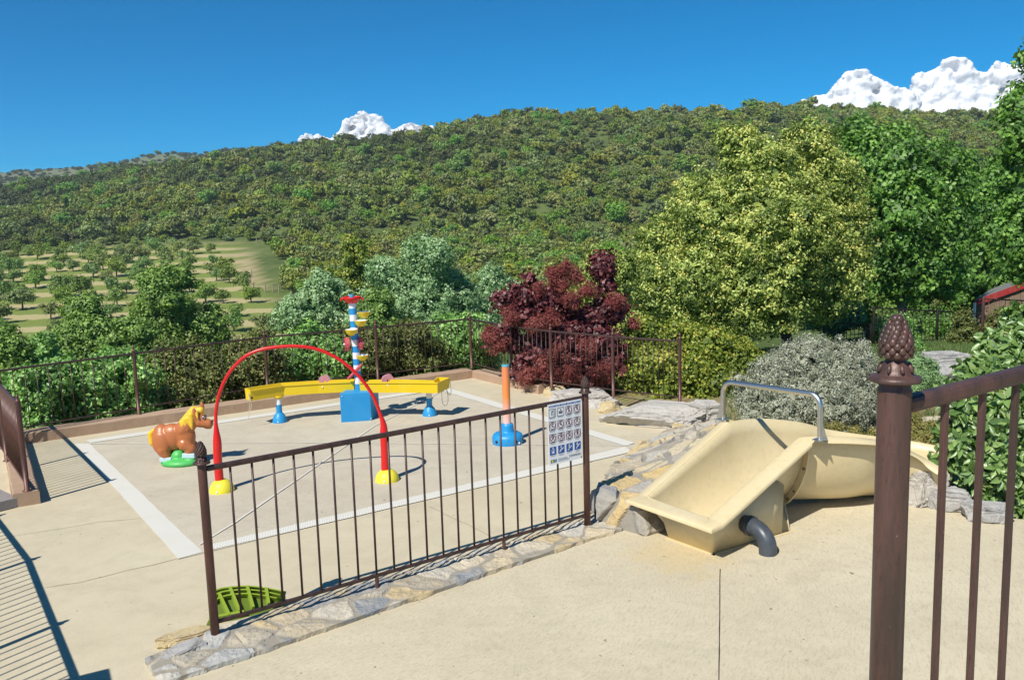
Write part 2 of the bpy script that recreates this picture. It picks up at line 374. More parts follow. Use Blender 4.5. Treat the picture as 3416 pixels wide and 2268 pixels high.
def leaves(C, Nn, size, aspect, R, T=None, droop=0., fold=0.):
    """rhombic leaf quads at C with normals Nn"""
    n = len(C); Nn = unit(Nn)
    t = R.normal(size=(n, 3)) if T is None else T
    t = unit(t-Nn*(t*Nn).sum(1, keepdims=True)); b = np.cross(Nn, t)
    L = (size*R.uniform(.65, 1.35, n))[:, None]; W = L*aspect
    V = np.empty((n, 4, 3)); V[:, 0] = C-t*L*.5; V[:, 2] = C+t*L*.5-Nn*L*droop
    V[:, 1] = C+b*W*.5+t*L*.06+Nn*W*fold; V[:, 3] = C-b*W*.5+t*L*.06+Nn*W*fold
    return V.reshape(-1, 3)
def crown(blobs, n, size, seed, aspect=.6, clump=.35, shell=(.72, 1.03), nclump=None, fill=.18, fillsize=2.2, up=.35, tonespread=.55, sunfirst=False, tip=.0):
    """many leaf-sized faces gathered in clumps through a lobed crown; blobs: (x,y,z,rx,ry,rz)"""
    R = np.random.default_rng(seed); B = np.array(blobs, float)
    area = (B[:, 3]*B[:, 4]+B[:, 3]*B[:, 5]+B[:, 4]*B[:, 5]); area /= area.sum()
    nc = nclump or max(20, n//45)
    k = R.choice(len(B), nc*2, p=area); d = unit(R.normal(size=(nc*2, 3)))
    rr = R.uniform(shell[0], shell[1], (nc*2, 1)); P = B[k, :3]+d*rr*B[k, 3:]
    keep = np.ones(len(P), bool)
    for j in range(len(B)):
        q = (((P-B[j, :3])/B[j, 3:])**2).sum(1); keep &= ~((q < .45) & (k != j))
    P = P[keep][:nc]; d = d[keep][:nc]; nc = len(P)
    crad = clump*R.uniform(.6, 1.35, nc); ctone = R.uniform(0, 1, nc)
    nf = int(n*fill); nl = n-nf
    ci = R.integers(0, nc, nl); off = unit(R.normal(size=(nl, 3)))*(R.uniform(0, 1, (nl, 1))**.55)*crad[ci][:, None]
    off[:, 2] *= .75
    C = P[ci]+off; Nn = unit(off)+.5*d[ci]+R.normal(size=(nl, 3))*.55+np.array([0, 0, up])
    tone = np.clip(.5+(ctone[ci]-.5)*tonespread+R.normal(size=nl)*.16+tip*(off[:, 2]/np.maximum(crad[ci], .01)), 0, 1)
    V = leaves(C, Nn, size, aspect, R)
    if nf:
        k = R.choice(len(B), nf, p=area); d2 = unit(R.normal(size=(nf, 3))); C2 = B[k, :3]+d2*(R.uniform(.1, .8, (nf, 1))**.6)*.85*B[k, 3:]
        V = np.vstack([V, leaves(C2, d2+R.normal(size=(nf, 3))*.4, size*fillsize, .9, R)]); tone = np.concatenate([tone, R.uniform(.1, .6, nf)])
    return V, tone
def limb_tube(mb, a, b, r0, r1, seed=0, bend=.12, n=7):
    a = Vector(a); b = Vector(b); R = random.Random(seed); L = (b-a).length; o = Vector((R.uniform(-1, 1), R.uniform(-1, 1), R.uniform(-.3, .3)))*L*bend
    pts = [a.lerp(b, t)+o*math.sin(math.pi*t)+Vector((R.uniform(-1, 1), R.uniform(-1, 1), 0))*L*.015 for t in [0, .2, .4, .6, .8, 1]]
    mb.tube(pts, [r0+(r1-r0)*t for t in [0, .2, .4, .6, .8, 1]], n, cap=False)
def tree(name, base, blobs, n, size, mat, label, cat='tree', seed=1, trunk_r=.12, barkm='bark', group=None, limbs=True, fork=None, rootdz=-.3, **kw):
    """blobs in world coordinates; thing > crown, trunk"""
    base = Vector(base); t = empty(name, base); tag(t, label, cat, group)
    V, tone = crown(blobs, n, size, seed, **kw)
    link('crown', quadmesh('crown', V-np.array(base), tone), t, [mat])
    mb = MB(); B = sorted(blobs, key=lambda b: -b[3]*b[4]*b[5]); c = np.mean([b[:3] for b in B], axis=0)
    fk = Vector(fork) if fork else base.lerp(Vector(c), .45)
    limb_tube(mb, base+Vector((0, 0, rootdz)), fk, trunk_r, trunk_r*.7, seed, .06, 10)
    if limbs:
        for j, b in enumerate(B[:9]): limb_tube(mb, fk, Vector(b[:3])+Vector((0, 0, b[5]*.3)), trunk_r*.55, trunk_r*.12, seed+j, .1)
    mb.build('trunk', barkm, t); return t
def pxblobs(lst, Y0):
    """crown lobes: (photo x, photo y, radius in photo px, distance offset[, squash]) -> world ellipsoids"""
    out = []
    for b in lst:
        Y = Y0+b[3]; p = PT(b[0], b[1], Y); r = b[2]*Y/F; q = b[4] if len(b) > 4 else 1.
        out.append((p.x, p.y, p.z, r, r*.95, r*q))
    return out
# cellular stone surfaces
def cells(P, pts):
    d1 = np.full(len(P), 1e9); d2 = d1.copy(); i1 = np.zeros(len(P), int)
    for s in range(0, len(P), 20000):
        D = np.linalg.norm(P[s:s+20000, None, :]-pts[None], axis=2); o = np.argsort(D, axis=1)
        r = np.arange(len(D)); i1[s:s+20000] = o[:, 0]; d1[s:s+20000] = D[r, o[:, 0]]; d2[s:s+20000] = D[r, o[:, 1]]
    return i1, d2-d1
def stone_surface(name, patches, cell, mat, parent, seed=0, depth=.035, gap=.02, step=.018, aniso=(1, 1, 1), tilt=.12, wobble=1.):
    """patches: corner quads (p00,p10,p11,p01). Stones bulge out of recessed mortar."""
    R = np.random.default_rng(seed); allv = []; allf = []; cl = []; mo = []
    Q = [np.array([tuple(p) for p in pt], float) for pt in patches]
    lo = np.min([q.min(0) for q in Q], axis=0)-.3; hi = np.max([q.max(0) for q in Q], axis=0)+.3
    an = np.array(aniso, float)
    cnt = int(np.prod((hi-lo)/(cell*an))*2.2)+30
    seeds = R.uniform(lo, hi, (cnt, 3))/an
    # keep seeds spaced
    ks = []
    for s_ in seeds:
        if not ks or np.min(np.linalg.norm(np.array(ks)-s_, axis=1)) > cell*.72: ks.append(s_)
    seeds = np.array(ks); val = R.uniform(0, 1, len(seeds)); tl = R.normal(size=(len(seeds), 3))*tilt; hh = R.uniform(.3, 1, len(seeds))
    base = 0
    for q in Q:
        nu = max(2, int(max(np.linalg.norm(q[1]-q[0]), np.linalg.norm(q[2]-q[3]))/step)); nv = max(2, int(max(np.linalg.norm(q[3]-q[0]), np.linalg.norm(q[2]-q[1]))/step))
        u, v = np.meshgrid(np.linspace(0, 1, nu+1), np.linspace(0, 1, nv+1), indexing='ij'); u = u.ravel()[:, None]; v = v.ravel()[:, None]
        P = q[0]*(1-u)*(1-v)+q[1]*u*(1-v)+q[2]*u*v+q[3]*(1-u)*v
        nrm = np.cross(q[2]-q[0], q[3]-q[1]); nrm /= np.linalg.norm(nrm)
        W = P/an+np.array([[noise.noise(Vector(p)*6+Vector((seed, 0, 0))), noise.noise(Vector(p)*6+Vector((0, seed+9, 0))), 0] for p in P])*cell*.13
        i1, e = cells(W, seeds)
        g = np.clip((e-gap)/.018, 0, 1); g = g*g*(3-2*g)
        fine = np.array([noise.fractal(Vector(p)*9, .7, 2.1, 4) for p in P])
        tl_ = ((W-seeds[i1])*tl[i1]).sum(1)
        dsp = g*(depth*hh[i1]+tl_)+fine*.007*g+fine*.004
        edge = np.minimum(np.minimum(u, 1-u)*nu, np.minimum(v, 1-v)*nv).ravel(); dsp *= np.clip(edge/1.5, .25, 1)
        dsp *= np.clip(edge/1.2, 0, 1); wv_ = np.array([tuple(noise.noise_vector(Vector(p)*5)) for p in P])*.022*np.array([1, 1, .7]); P = P+nrm*dsp[:, None]+wv_*wobble
        k = np.arange((nu+1)*(nv+1)).reshape(nu+1, nv+1)+base
        f = np.stack([k[:-1, :-1], k[1:, :-1], k[1:, 1:], k[:-1, 1:]], -1).reshape(-1, 4)
        allv.append(P); allf.append(f); cl.append(val[i1]); mo.append(1-g); base += len(P)
    V = np.vstack(allv); Fc = np.vstack(allf); me = bpy.data.meshes.new(name)
    org = np.array(parent.location) if parent is not None else np.zeros(3)
    me.from_pydata((V-org).tolist(), [], Fc.tolist())
    for nme, arr in (('cell', np.concatenate(cl)), ('mortar', np.concatenate(mo))):
        a = me.attributes.new(nme, 'FLOAT', 'POINT'); a.data.foreach_set('value', arr.astype(np.float32))
    me.update()
    return link(name, me, parent, [mat])
def boulder(name, c, size, rz, seed, mat, label, group=None, sub=6, sink=.25, box=.42, cat='boulder'):
    bm = bmesh.new(); bmesh.ops.create_icosphere(bm, subdivisions=sub, radius=1); R = random.Random(seed)
    planes = [(Vector((R.gauss(0, 1), R.gauss(0, 1), R.gauss(0, .5))).normalized(), R.uniform(.60, .86)) for _ in range(15)]
    for v in bm.verts:
        p = v.co.normalized(); e = Vector([math.copysign(abs(x)**box, x) for x in p]); e *= .86
        for n_, d_ in planes:
            k = e.dot(n_)-d_
            if k > 0: e -= n_*k*.97
        s = noise.fractal(p*1.7+Vector((seed*3.1, 0, 0)), .7, 2.1, 5)*.08+noise.fractal(Vector((p.x*4, p.y*4, p.z*4.5))+Vector((0, seed, 0)), .6, 2.1, 5)*.055
        v.co = Vector(((e.x+p.x*s)*size[0]/2, (e.y+p.y*s)*size[1]/2, (e.z+p.z*s)*size[2]/2))
    me = bpy.data.meshes.new(name)
    bm.to_mesh(me); bm.free()
    o = link(name, me, None, [mat], (c[0], c[1], c[2]+size[2]*(.5-sink))); o.rotation_euler.z = rz
    return tag(o, label, cat, group)

# ------------------------------------------------------------------ world, sun, camera
SUNH = Vector((.479, .712)); SAZ = SUNH.normalized(); SEL = math.atan(1/SUNH.length)
w = bpy.data.worlds.new('World'); SC.world = w; w.use_nodes = True; nt = w.node_tree
bg = nt.nodes['Background']; sk = nt.nodes.new('ShaderNodeTexSky'); sk.sky_type = 'NISHITA'; sk.sun_disc = False
sk.sun_elevation = SEL; sk.sun_rotation = math.atan2(-SAZ.x, -SAZ.y) % (2*math.pi)
sk.altitude = 2500; sk.air_density = .8; sk.dust_density = 0; sk.ozone_density = 5
hs = nt.nodes.new('ShaderNodeHueSaturation'); hs.inputs['Saturation'].default_value = 1.66; hs.inputs['Hue'].default_value = .49
nt.links.new(sk.outputs[0], hs.inputs['Color']); nt.links.new(hs.outputs[0], bg.inputs[0]); bg.inputs[1].default_value = .096
sl = bpy.data.lights.new('sun', 'SUN'); sl.energy = 4.3; sl.angle = math.radians(.5); sl.color = (1, .95, .86)
so = bpy.data.objects.new('sun', sl); COL.objects.link(so)
ld = Vector((SUNH.x, SUNH.y, -1)).normalized(); so.rotation_euler = ld.to_track_quat('-Z', 'Y').to_euler(); so.location = (-20, -30, 40)
cam = bpy.data.cameras.new('camera'); co = bpy.data.objects.new('camera', cam); COL.objects.link(co)
M = Matrix([[Rt[i], Up[i], -Fw[i], C0[i]] for i in range(3)]+[[0, 0, 0, 1]]); co.matrix_world = M
cam.sensor_width = 36; cam.lens = F/3416*36; cam.clip_end = 12000; cam.clip_start = .05; SC.camera = co
SC.view_settings.view_transform = 'Standard'; SC.view_settings.look = 'None'; SC.view_settings.exposure = .36; SC.view_settings.gamma = 1

# ------------------------------------------------------------------ terrain
PXC = np.array([-600, 0, 300, 600, 850, 1200, 1700, 2100, 2500, 3000, 3416, 4200], float)
UC = np.array([ray(x, 740)[0]/ray(x, 740)[1] for x in PXC])
def rowpx(Y, ys): return [zpx(0, y, u, Y) for y, u in zip(ys, UC)]
ROWS = [(-400, [-.08]*12), (9, [-.08]*12),
 (15, [-3, -3, -3, -3, -2.6, -2.2, -1.2, -.5, -.25, -.15, -.12, -.12]),
 (22, [-5, -5, -5, -5, -4.6, -4, -3, -1.8, -1.1, -.93, -.93, -.9]),
 (30, [-7, -7, -7, -7, -6.6, -6, -5, -3.4, -2.2, -1.75, -1.7, -1.7]),
 (45, [-10, -10, -10, -10, -9.6, -9, -8, -6, -4, -3, -2.6, -2.4]),
 (80, [-12.5, -12.5, -12.5, -12.5, -12.3, -12, -11, -9, -7, -5, -4, -4]),
 (120, rowpx(120, [1135, 1120, 1112, 1105, 1098, 1080, 1030, 980, 930, 890, 870, 840])),
 (150, rowpx(150, [1040, 1025, 1015, 1008, 1002, 990, 960, 930, 900, 860, 840, 810])),
 (200, rowpx(200, [925, 908, 892, 880, 872, 865, 855, 845, 835, 810, 790, 770])),
 (235, rowpx(235, [862, 842, 828, 818, 814, 808, 795, 785, 775, 750, 735, 715]))]
ridge_y = [690, 648, 602, 552, 522, 474, 402, 378, 370, 382, 410, 430]
ridge_Y = np.array([540, 520, 505, 480, 455, 435, 415, 405, 400, 400, 400, 400], float)
def zt(u, Y):
    """table lookup, numpy arrays"""
    out = np.zeros_like(Y)
    def col(vals): return np.interp(u, UC, vals)
    RY = np.interp(u, UC, ridge_Y); RZ = np.interp(u, UC, [zpx(0, y, uu, yy) for y, uu, yy in zip(ridge_y, UC, ridge_Y)])
    fz = np.interp(u, UC, [zpx(0, y, uu, 900) for y, uu in zip([600, 586, 562, 520, 500, 500, 520, 600, 640, 640, 640, 640], UC)])
    ys = [r[0] for r in ROWS]; zs = [col(r[1]) for r in ROWS]
    for k in range(len(ROWS)-1):
        m = (Y >= ys[k]) & (Y < ys[k+1]); t = (Y-ys[k])/(ys[k+1]-ys[k]); out[m] = (zs[k]+(zs[k+1]-zs[k])*t)[m]
    m = (Y >= 235) & (Y < RY); t = (Y-235)/(RY-235); s = t+.10*np.sin(t*math.pi)*(1) ; out[m] = (zs[-1]+(RZ-zs[-1])*np.clip(s, 0, 1.2))[m]
    m = (Y >= RY) & (Y < 640); t = (Y-RY)/(640-RY); out[m] = (RZ-18*np.sin(t*math.pi/2))[m]
    m = (Y >= 640) & (Y < 900); t = (Y-640)/260; out[m] = ((RZ-18)*(1-t)+fz*t)[m]
    m = Y >= 900; out[m] = (fz-(Y-900)*.08)[m]
    return out
def terrain(X, Y):
    X = np.asarray(X, float); Y = np.asarray(Y, float)
    u = np.clip(X/np.maximum(Y, 6), UC[0], UC[-1]); z = zt(u, Y)
    dl = (X+.64)*(-.543)+(Y-13.93)*.84; dr = (X+.64)*.743+(Y-13.93)*.669
    d = np.maximum(dl, np.where(X > -.64, np.minimum(dr, 99), -9)); s = np.clip((d-.35)/5, 0, 1); s = s*s*(3-2*s)
    z = -.08+(z+.08)*np.where(Y > 60, 1, s)
    b = np.clip((Y-240)/60, 0, 1)
    z = z+b*(2.4*np.sin(X/31+Y/47)*np.cos(Y/29-X/53)+1.2*np.sin(X/11+2)*np.cos(Y/13))
    return z
def tz(x, y): return float(terrain([x], [y])[0])
def make_terrain():
    xs = np.unique(np.concatenate([np.arange(-14, 26, .5), np.arange(-60, 60, 2.), np.arange(-400, 400, 6.), np.arange(-960, 961, 80.)]))
    ys = np.unique(np.concatenate([np.arange(-10, 34, .5), np.arange(34, 120, 3.), np.arange(120, 620, 5.), np.arange(620, 1000, 20.), [1060, 1120], [-400, -200, -100, -50, -25]]))
    Xg, Yg = np.meshgrid(xs, ys, indexing='ij'); Z = terrain(Xg.ravel(), Yg.ravel())
    V = np.stack([Xg.ravel(), Yg.ravel(), Z], 1); k = np.arange(len(V)).reshape(Xg.shape)
    Fc = np.stack([k[:-1, :-1], k[1:, :-1], k[1:, 1:], k[:-1, 1:]], -1).reshape(-1, 4)
    me = bpy.data.meshes.new('terrain'); me.from_pydata(V.tolist(), [], Fc.tolist())
    # land use: mown orchard field, dirt track, garden soil
    X, Y = V[:, 0], V[:, 1]; u = X/np.maximum(Y, 5); ur = np.interp(Y, [80, 150, 175, 235, 240], [-.12, -.27, -.29, -.30, -.30])
    field = np.clip((ur-u)*Y/6+.5, 0, 1)*np.clip((238-Y)/6, 0, 1)*np.clip((Y-70)/10, 0, 1)
    trk = np.clip(1-np.abs((u-(ur-.008))*Y-1)/2.6, 0, 1)*np.clip((Y-160)/8, 0, 1)*np.clip((222-Y)/8, 0, 1)
    near = np.clip((17-Y)/3, 0, 1)
    for nme, arr in (('field', field), ('track', trk), ('near', near)):
        a = me.attributes.new(nme, 'FLOAT', 'POINT'); a.data.foreach_set('value', arr.astype(np.float32))
    me.polygons.foreach_set('use_smooth', [True]*len(Fc)); me.update()
    m, nt, N, L = nm('terrain_ground'); v = wpos(nt); s = N.new('ShaderNodeSeparateXYZ'); L.new(v, s.inputs[0])
    def att(n_): a = N.new('ShaderNodeAttribute'); a.attribute_name = n_; return a.outputs['Fac']
    g1 = noi(nt, .06, 6, .7, v); g2 = noi(nt, .6, 5, .7, v); g3 = noi(nt, 6, 4, .7, v)
    hill = ramp(nt, mth(nt, 'ADD', mth(nt, 'MULTIPLY', g1, .6), mth(nt, 'MULTIPLY', g2, .4)), [(.35, (.06, .09, .028)), (.5, (.10, .14, .04)), (.62, (.15, .18, .06)), (.75, (.20, .21, .10))])
    ph = mth(nt, 'ADD', mth(nt, 'MULTIPLY', s.outputs[1], 2*math.pi/12.5), mth(nt, 'MULTIPLY', g1, 3.2))
    wv = mth(nt, 'ADD', mth(nt, 'SINE', ph), mth(nt, 'MULTIPLY_ADD', g2, 1.6, -.8))
    fld = mixc(nt, ramp(nt, mth(nt, 'MULTIPLY_ADD', wv, .5, .5), [(.46, (0, 0, 0)), (.72, (1, 1, 1))]), (.19, .25, .055), (.48, .41, .21))
    fld = mixc(nt, ramp(nt, g3, [(.4, (0, 0, 0)), (.7, (.5, .5, .5))]), fld, (.20, .20, .07))
    hill = mixc(nt, ramp(nt, mth(nt, 'MULTIPLY', s.outputs[1], .001), [(.58, (0, 0, 0)), (.66, (.85, .85, .85))]), hill, mixc(nt, g2, (.13, .16, .085), (.23, .24, .16)))
    c = mixc(nt, att('field'), hill, fld); c = mixc(nt, att('track'), c, (.46, .36, .21))
    soil = ramp(nt, g3, [(.35, (.16, .12, .06)), (.5, (.30, .24, .13)), (.65, (.20, .22, .07))])
    c = mixc(nt, att('near'), c, soil)
    bsdf(nt, c, .95, bump(nt, g3, .6, .05), spec=.1); MAT['terrain_ground'] = m
    o = link('terrain', me, None, ['terrain_ground']); tag(o, 'valley and wooded hillside beyond the terrace', kind='structure')
make_terrain()

# ------------------------------------------------------------------ terrace slabs
FARC = Vector((-.66, 13.95, 0))
terr = [(-9.5, 8.3), (-6.3, 10.25), (-5.98, 10.52), (-.66, 14.02), (.55, 12.75), (1.4, 11.6), (2.2, 10.9), (2.6, 10.2), (2.2, 9.3), (2.9, 8.2), (3.5, 7.65), (3.75, 7.2), (3.9, 6.95), (4.4, 6.75), (9, 6.5), (9, -6), (-9.5, -6)]
mb = MB(); mb.prism([(x, y, -.9) for x, y in terr], (0, 0, .9)); o = mb.build('terrace', 'terrace_concrete'); tag(o, 'beige concrete terrace', kind='structure')
fl, fr = G(720, 2134), G(1960, 1761)
fdir = (fr-fl).normalized(); fnor = Vector((fdir.y, -fdir.x, 0))   # towards the camera
def fp(t, off=0, z=0): return fl+fdir*t+fnor*off+Vector((0, 0, z))
# brushed deck in front of the stone edging, one sheet 4 mm up
dk = [fp(-.45, .50), fp(.3, .42), fp(1.2, .36), fp(2.2, .30), fp(3.05, .22), Vector((1.0, 7.0, 0)), Vector((1.6, 7.9, 0)), Vector((2.9, 8.15, 0)), Vector((3.5, 7.62, 0)), Vector((3.73, 7.18, 0)), Vector((3.88, 6.9, 0)), Vector((4.4, 6.72, 0)), Vector((8.9, 6.45, 0)), Vector((8.9, -5.9, 0)), Vector((-1.5, -5.9, 0)), fp(-1.05, 1.0)]
mb = MB(); mb.poly([(p.x, p.y, .004) for p in dk]); o = mb.build('deck_slab', 'deck_concrete'); tag(o, 'brushed concrete deck in front of the stone edging', kind='structure')
# splash pad, grates, lines
A1, B1, C1, D1 = G(249, 1481), G(595, 1866), G(2133, 1492), G(1489, 1300)
mb = MB(); mb.poly([(p.x, p.y, .004) for p in (A1, B1, C1, D1)]); o = mb.build('splash_pad', 'pad_concrete'); tag(o, 'grey grit concrete of the splash pad', kind='structure')
def strip(name, a, b, c, d, label, z=.008, mat='grate'):
    """a-b one long side, d-c the other; uv.x runs along for the slots"""
    P = [G(*p) for p in (a, b, c, d)]; L_ = (P[1]-P[0]).length; me = bpy.data.meshes.new(name); n = 24
    V = []; 
    for i in range(n+1):
        t = i/n; V += [P[0].lerp(P[1], t), P[3].lerp(P[2], t)]
    R = random.Random(len(label)); V = [Vector((v.x+R.uniform(-.004, .004), v.y+R.uniform(-.004, .004), z)) for v in V]
    me.from_pydata([tuple(v) for v in V], [], [(2*i, 2*i+2, 2*i+3, 2*i+1) for i in range(n)])
    uv = me.uv_layers.new(name='UVMap')
    for i in range(n):
        for k, (du, dv) in enumerate(((0, 0), (1, 0), (1, 1), (0, 1))): uv.data[4*i+k].uv = ((i+du)/n*L_/.022/6.283*2, dv*.2)
    o = link(name, me, None, [mat]); tag(o, label, 'drain grate', 'white drain grates framing the splash pad')
strip('drain_grate', (249, 1481), (595, 1866), (676, 1843), (298, 1481), 'wide white drain grate along the left side of the splash pad')
strip('drain_grate', (677, 1843), (2110, 1508), (2085, 1492), (684, 1822), 'white drain grate along the near side, behind the low railing')
strip('drain_grate', (301, 1479), (1462, 1303), (1448, 1297), (285, 1470), 'thin white drain grate along the far side, behind the yellow troughs', .0085)
strip('drain_grate', (1470, 1303), (2085, 1489), (2118, 1479), (1497, 1296), 'white drain grate along the right side, beside the orange and blue post', .009)
def line(name, pts, wdt, mat, z, wob=0., kind='structure', label=None):
    P = [Vector((p[0], p[1], 0)) for p in pts]; V = []; Fc = []; R = random.Random(int(P[0].x*100)); Q = []
    for a, b in zip(P[:-1], P[1:]):
        n = max(2, int((b-a).length/.15)); Q += [a.lerp(b, i/n) for i in range(n)]
    Q.append(P[-1])
    for i, p in enumerate(Q):
        t = (Q[min(i+1, len(Q)-1)]-Q[max(i-1, 0)]).normalized(); s = Vector((-t.y, t.x, 0)); o_ = s*R.uniform(-wob, wob); ww = wdt*R.uniform(.75, 1.2)
        V += [p+o_-s*ww/2+Vector((0, 0, z)), p+o_+s*ww/2+Vector((0, 0, z))]
    mb = MB(); mb.add(V, [(2*i, 2*i+1, 2*i+3, 2*i+2) for i in range(len(Q)-1)]); o = mb.build(name, mat); tag(o, label, kind=kind)
line('pad_line', [G(300, 1482), G(1100, 1479), G(2100, 1488)], .013, 'line_paint', .012, .003, label='thin white line crossing the splash pad from left to right')
line('pad_line', [G(665, 1820), G(781, 1748), G(1251, 1422), G(1480, 1304)], .014, 'line_paint', .0135, .003, label='thin white line crossing the splash pad corner to corner')
line('slab_joint', [G(150, 1960), G(260, 1943), G(593, 1864)], .006, 'joint', .004, .01)
line('slab_joint', [G(-40, 1810), G(40, 1790), G(330, 1742), G(520, 1725)], .005, 'joint', .004, .008)
line('slab_joint', [G(1430, 1690), G(1560, 1750), G(1640, 1790)], .004, 'joint', .004, .006)
line('expansion_joint', [G(2402, 1900), G(2398, 2267), G(2392, 2700)], .006, 'joint_dark', .008, .001)

# ------------------------------------------------------------------ kerbs
def kerb(name, pts, h, wid, side, label, cat='low wall', mat='kerb_render'):
    """pts: front foot line; body goes back by wid towards side"""
    P = [Vector((p[0], p[1], 0)) for p in pts]; mb = MB()
    for k, (a, b) in enumerate(zip(P[:-1], P[1:])):
        t = (b-a).normalized(); n = Vector((-t.y, t.x, 0))*side
        nseg = max(2, int((b-a).length/.06)); R = random.Random(k+3)
        prof = [(0, -.05), (0, h-.012), (.012, h), (wid-.012, h), (wid, h-.012), (wid, -.5)]
        V = []; Fc = []
        for i in range(nseg+1):
            c = a.lerp(b, i/nseg)
            for j, (o_, z_) in enumerate(prof):
                q = c+n*o_; e = noise.fractal(Vector((q.x*4, q.y*4, z_*4)), .8, 2, 3)*.006
                V.append(Vector((q.x+n.x*e, q.y+n.y*e, z_+(e*.7 if z_ > 0 else 0))))
        m_ = len(prof)
        for i in range(nseg):
            for j in range(m_-1): Fc.append((i*m_+j, i*m_+j+1, (i+1)*m_+j+1, (i+1)*m_+j))
        Fc += [tuple(range(m_)), tuple(range(nseg*m_, nseg*m_+m_))[::-1]]
        mb.add(V, Fc, 0, False)
    o = mb.build(name, mat, origin=P[0]); return tag(o, label, cat)
kf0, kf1 = G(60, 1485), G(1576, 1261)
kdir = (kf1-kf0).normalized()
kerb('kerb_wall', [kf0-kdir*1.6, kf1], .135, .24, 1, 'long pale brown rendered kerb wall below the far left railing')
kr1 = G(1797, 1315)
kerb('kerb_wall', [kf1+Vector((.0, .0, 0)), kr1], .125, .24, 1, 'short pale brown kerb wall running from the far corner to the boulders')
lk0, lk1 = G(135, 1679), G(80, 1481)
kerb('kerb_wall', [lk0, lk1-(lk1-lk0).normalized()*.03], .13, .22, 1, 'square ended kerb block under the rusty railing at the left edge')

# ------------------------------------------------------------------ railings
def finial_mesh(sc, detail=True):
    mb = MB()
    mb.lathe([(.0, 0), (.050, 0), (.052, .004), (.049, .009), (.038, .012), (.034, .014), (.031, .022), (.024, .034), (.019, .038), (.019, .041), (.026, .047), (.030, .056), (.0315, .064), (.029, .078), (.022, .092), (.013, .106), (.006, .116), (0, .119)], n=20)
    if detail:
        for k in range(8):   # leaves of the collar
            a = k*math.pi/4; mb.ell(Vector((math.cos(a)*.031, math.sin(a)*.031, .024)), (.006, .005, .011), 1, rot=Matrix.Rotation(a, 3, 'Z') @ Matrix.Rotation(-.5, 3, 'Y'))
        for r in range(9):   # scales of the cone
            z = .048+r*.0077; rr = .0315*math.sqrt(max(.02, 1-((z-.064)/.051)**2))*(1-max(0, z-.068)*7); n = max(5, int(11*rr/.0325))
            for k in range(n):
                a = (k+.5*(r % 2))*2*math.pi/n
                mb.ell(Vector((math.cos(a)*rr, math.sin(a)*rr, z)), (.0042, .0088, .0085), 1, rot=Matrix.Rotation(a, 3, 'Z') @ Matrix.Rotation(-.3, 3, 'Y'))
    mb.v = [(v[0]*sc, v[1]*sc, v[2]*sc*1.18) for v in mb.v]; return mb
_cache = {}
def getmesh(key, mb, mats):
    if key not in _cache:
        o = mb.build(key[0], mats); me = o.data; bpy.data.objects.remove(o); _cache[key] = me
    return _cache[key]
def child(name, me, parent, loc, rot=None, scale=None):
    o = bpy.data.objects.new(name, me); COL.objects.link(o); o.parent = parent; o.location = loc
    if rot is not None: o.rotation_euler = rot
    if scale is not None: o.scale = scale
    return o
def railing(name, label, posts, rail_z, low_z, nb, post_r, finial=True, rail_mat='rail_metal', post_mat='post_metal', bal_r=.0075, rail_r=.017, fin_sc=1., detail=False, base_plate=True, skip_first=False, ts=None, group=None, cat='railing', stub=None, bal_side=8):
    """posts: [Vector with z = foot height]; rails run between them; every baluster is a part"""
    root = empty(name, posts[0]); tag(root, label, cat, group); O = posts[0]
    for i, P in enumerate(posts):
        if i == 0 and skip_first: continue
        h = (rail_z if not hasattr(rail_z, '__len__') else rail_z[i])+.035
        key = ('post', round(post_r, 4), round(h, 3), post_mat, base_plate); mb = MB()
        prof = [(post_r*1.7, 0), (post_r*1.7, .006), (post_r, .008)] if base_plate else [(post_r, 0)]
        mb.lathe([(0, 0)]+prof+[(post_r, h*.5), (post_r, h-.004), (post_r*.96, h), (0, h)], n=20)
        p = child('post', getmesh(key, mb, [post_mat]), root, P-O)
        if finial: child('finial', getmesh(('finial', fin_sc, detail, rail_mat), finial_mesh(fin_sc, detail), [rail_mat if detail else post_mat]), p, (0, 0, h))
    for i, (a, b) in enumerate(zip(posts[:-1], posts[1:])):
        za, zb = (rail_z, rail_z) if not hasattr(rail_z, '__len__') else (rail_z[i], rail_z[i+1])
        up = Vector((0, 0, 1)); A = a+up*za; B = b+up*zb; d = (B-A).normalized(); A = A+d*post_r*.9; B = B-d*post_r*.9
        q = d.to_track_quat('X', 'Z').to_matrix()
        MB().box((A+B)/2, ((B-A).length, rail_r*2, rail_r*1.9), rot=q, bevel=rail_r*.55).build('top_rail', rail_mat, root)
        A2 = a+up*low_z; B2 = b+up*low_z; d2 = (B2-A2).normalized(); A2 += d2*post_r*.9; B2 -= d2*post_r*.9
        MB().box((A2+B2)/2, ((B2-A2).length, rail_r*1.3, rail_r*1.3), rot=d2.to_track_quat('X', 'Z').to_matrix(), bevel=rail_r*.3).build('bottom_rail', rail_mat, root)
        n = nb[i] if hasattr(nb, '__len__') else nb
        tt = ts[i] if ts else [(k+1)/(n+1) for k in range(n)]
        for t in tt:
            lo = a.lerp(b, t)+up*(low_z+rail_r*.4); hi = (a+up*za).lerp(b+up*zb, t)-up*rail_r*.7; L_ = (hi-lo).length
            key = ('baluster', bal_r, bal_side, rail_mat)
            mbb = MB().lathe([(0, 0), (bal_r, 0), (bal_r, 1), (0, 1)], n=bal_side, smooth=True)
            child('baluster', getmesh(key, mbb, [rail_mat]), root, lo-O, scale=(1, 1, L_))
    return root
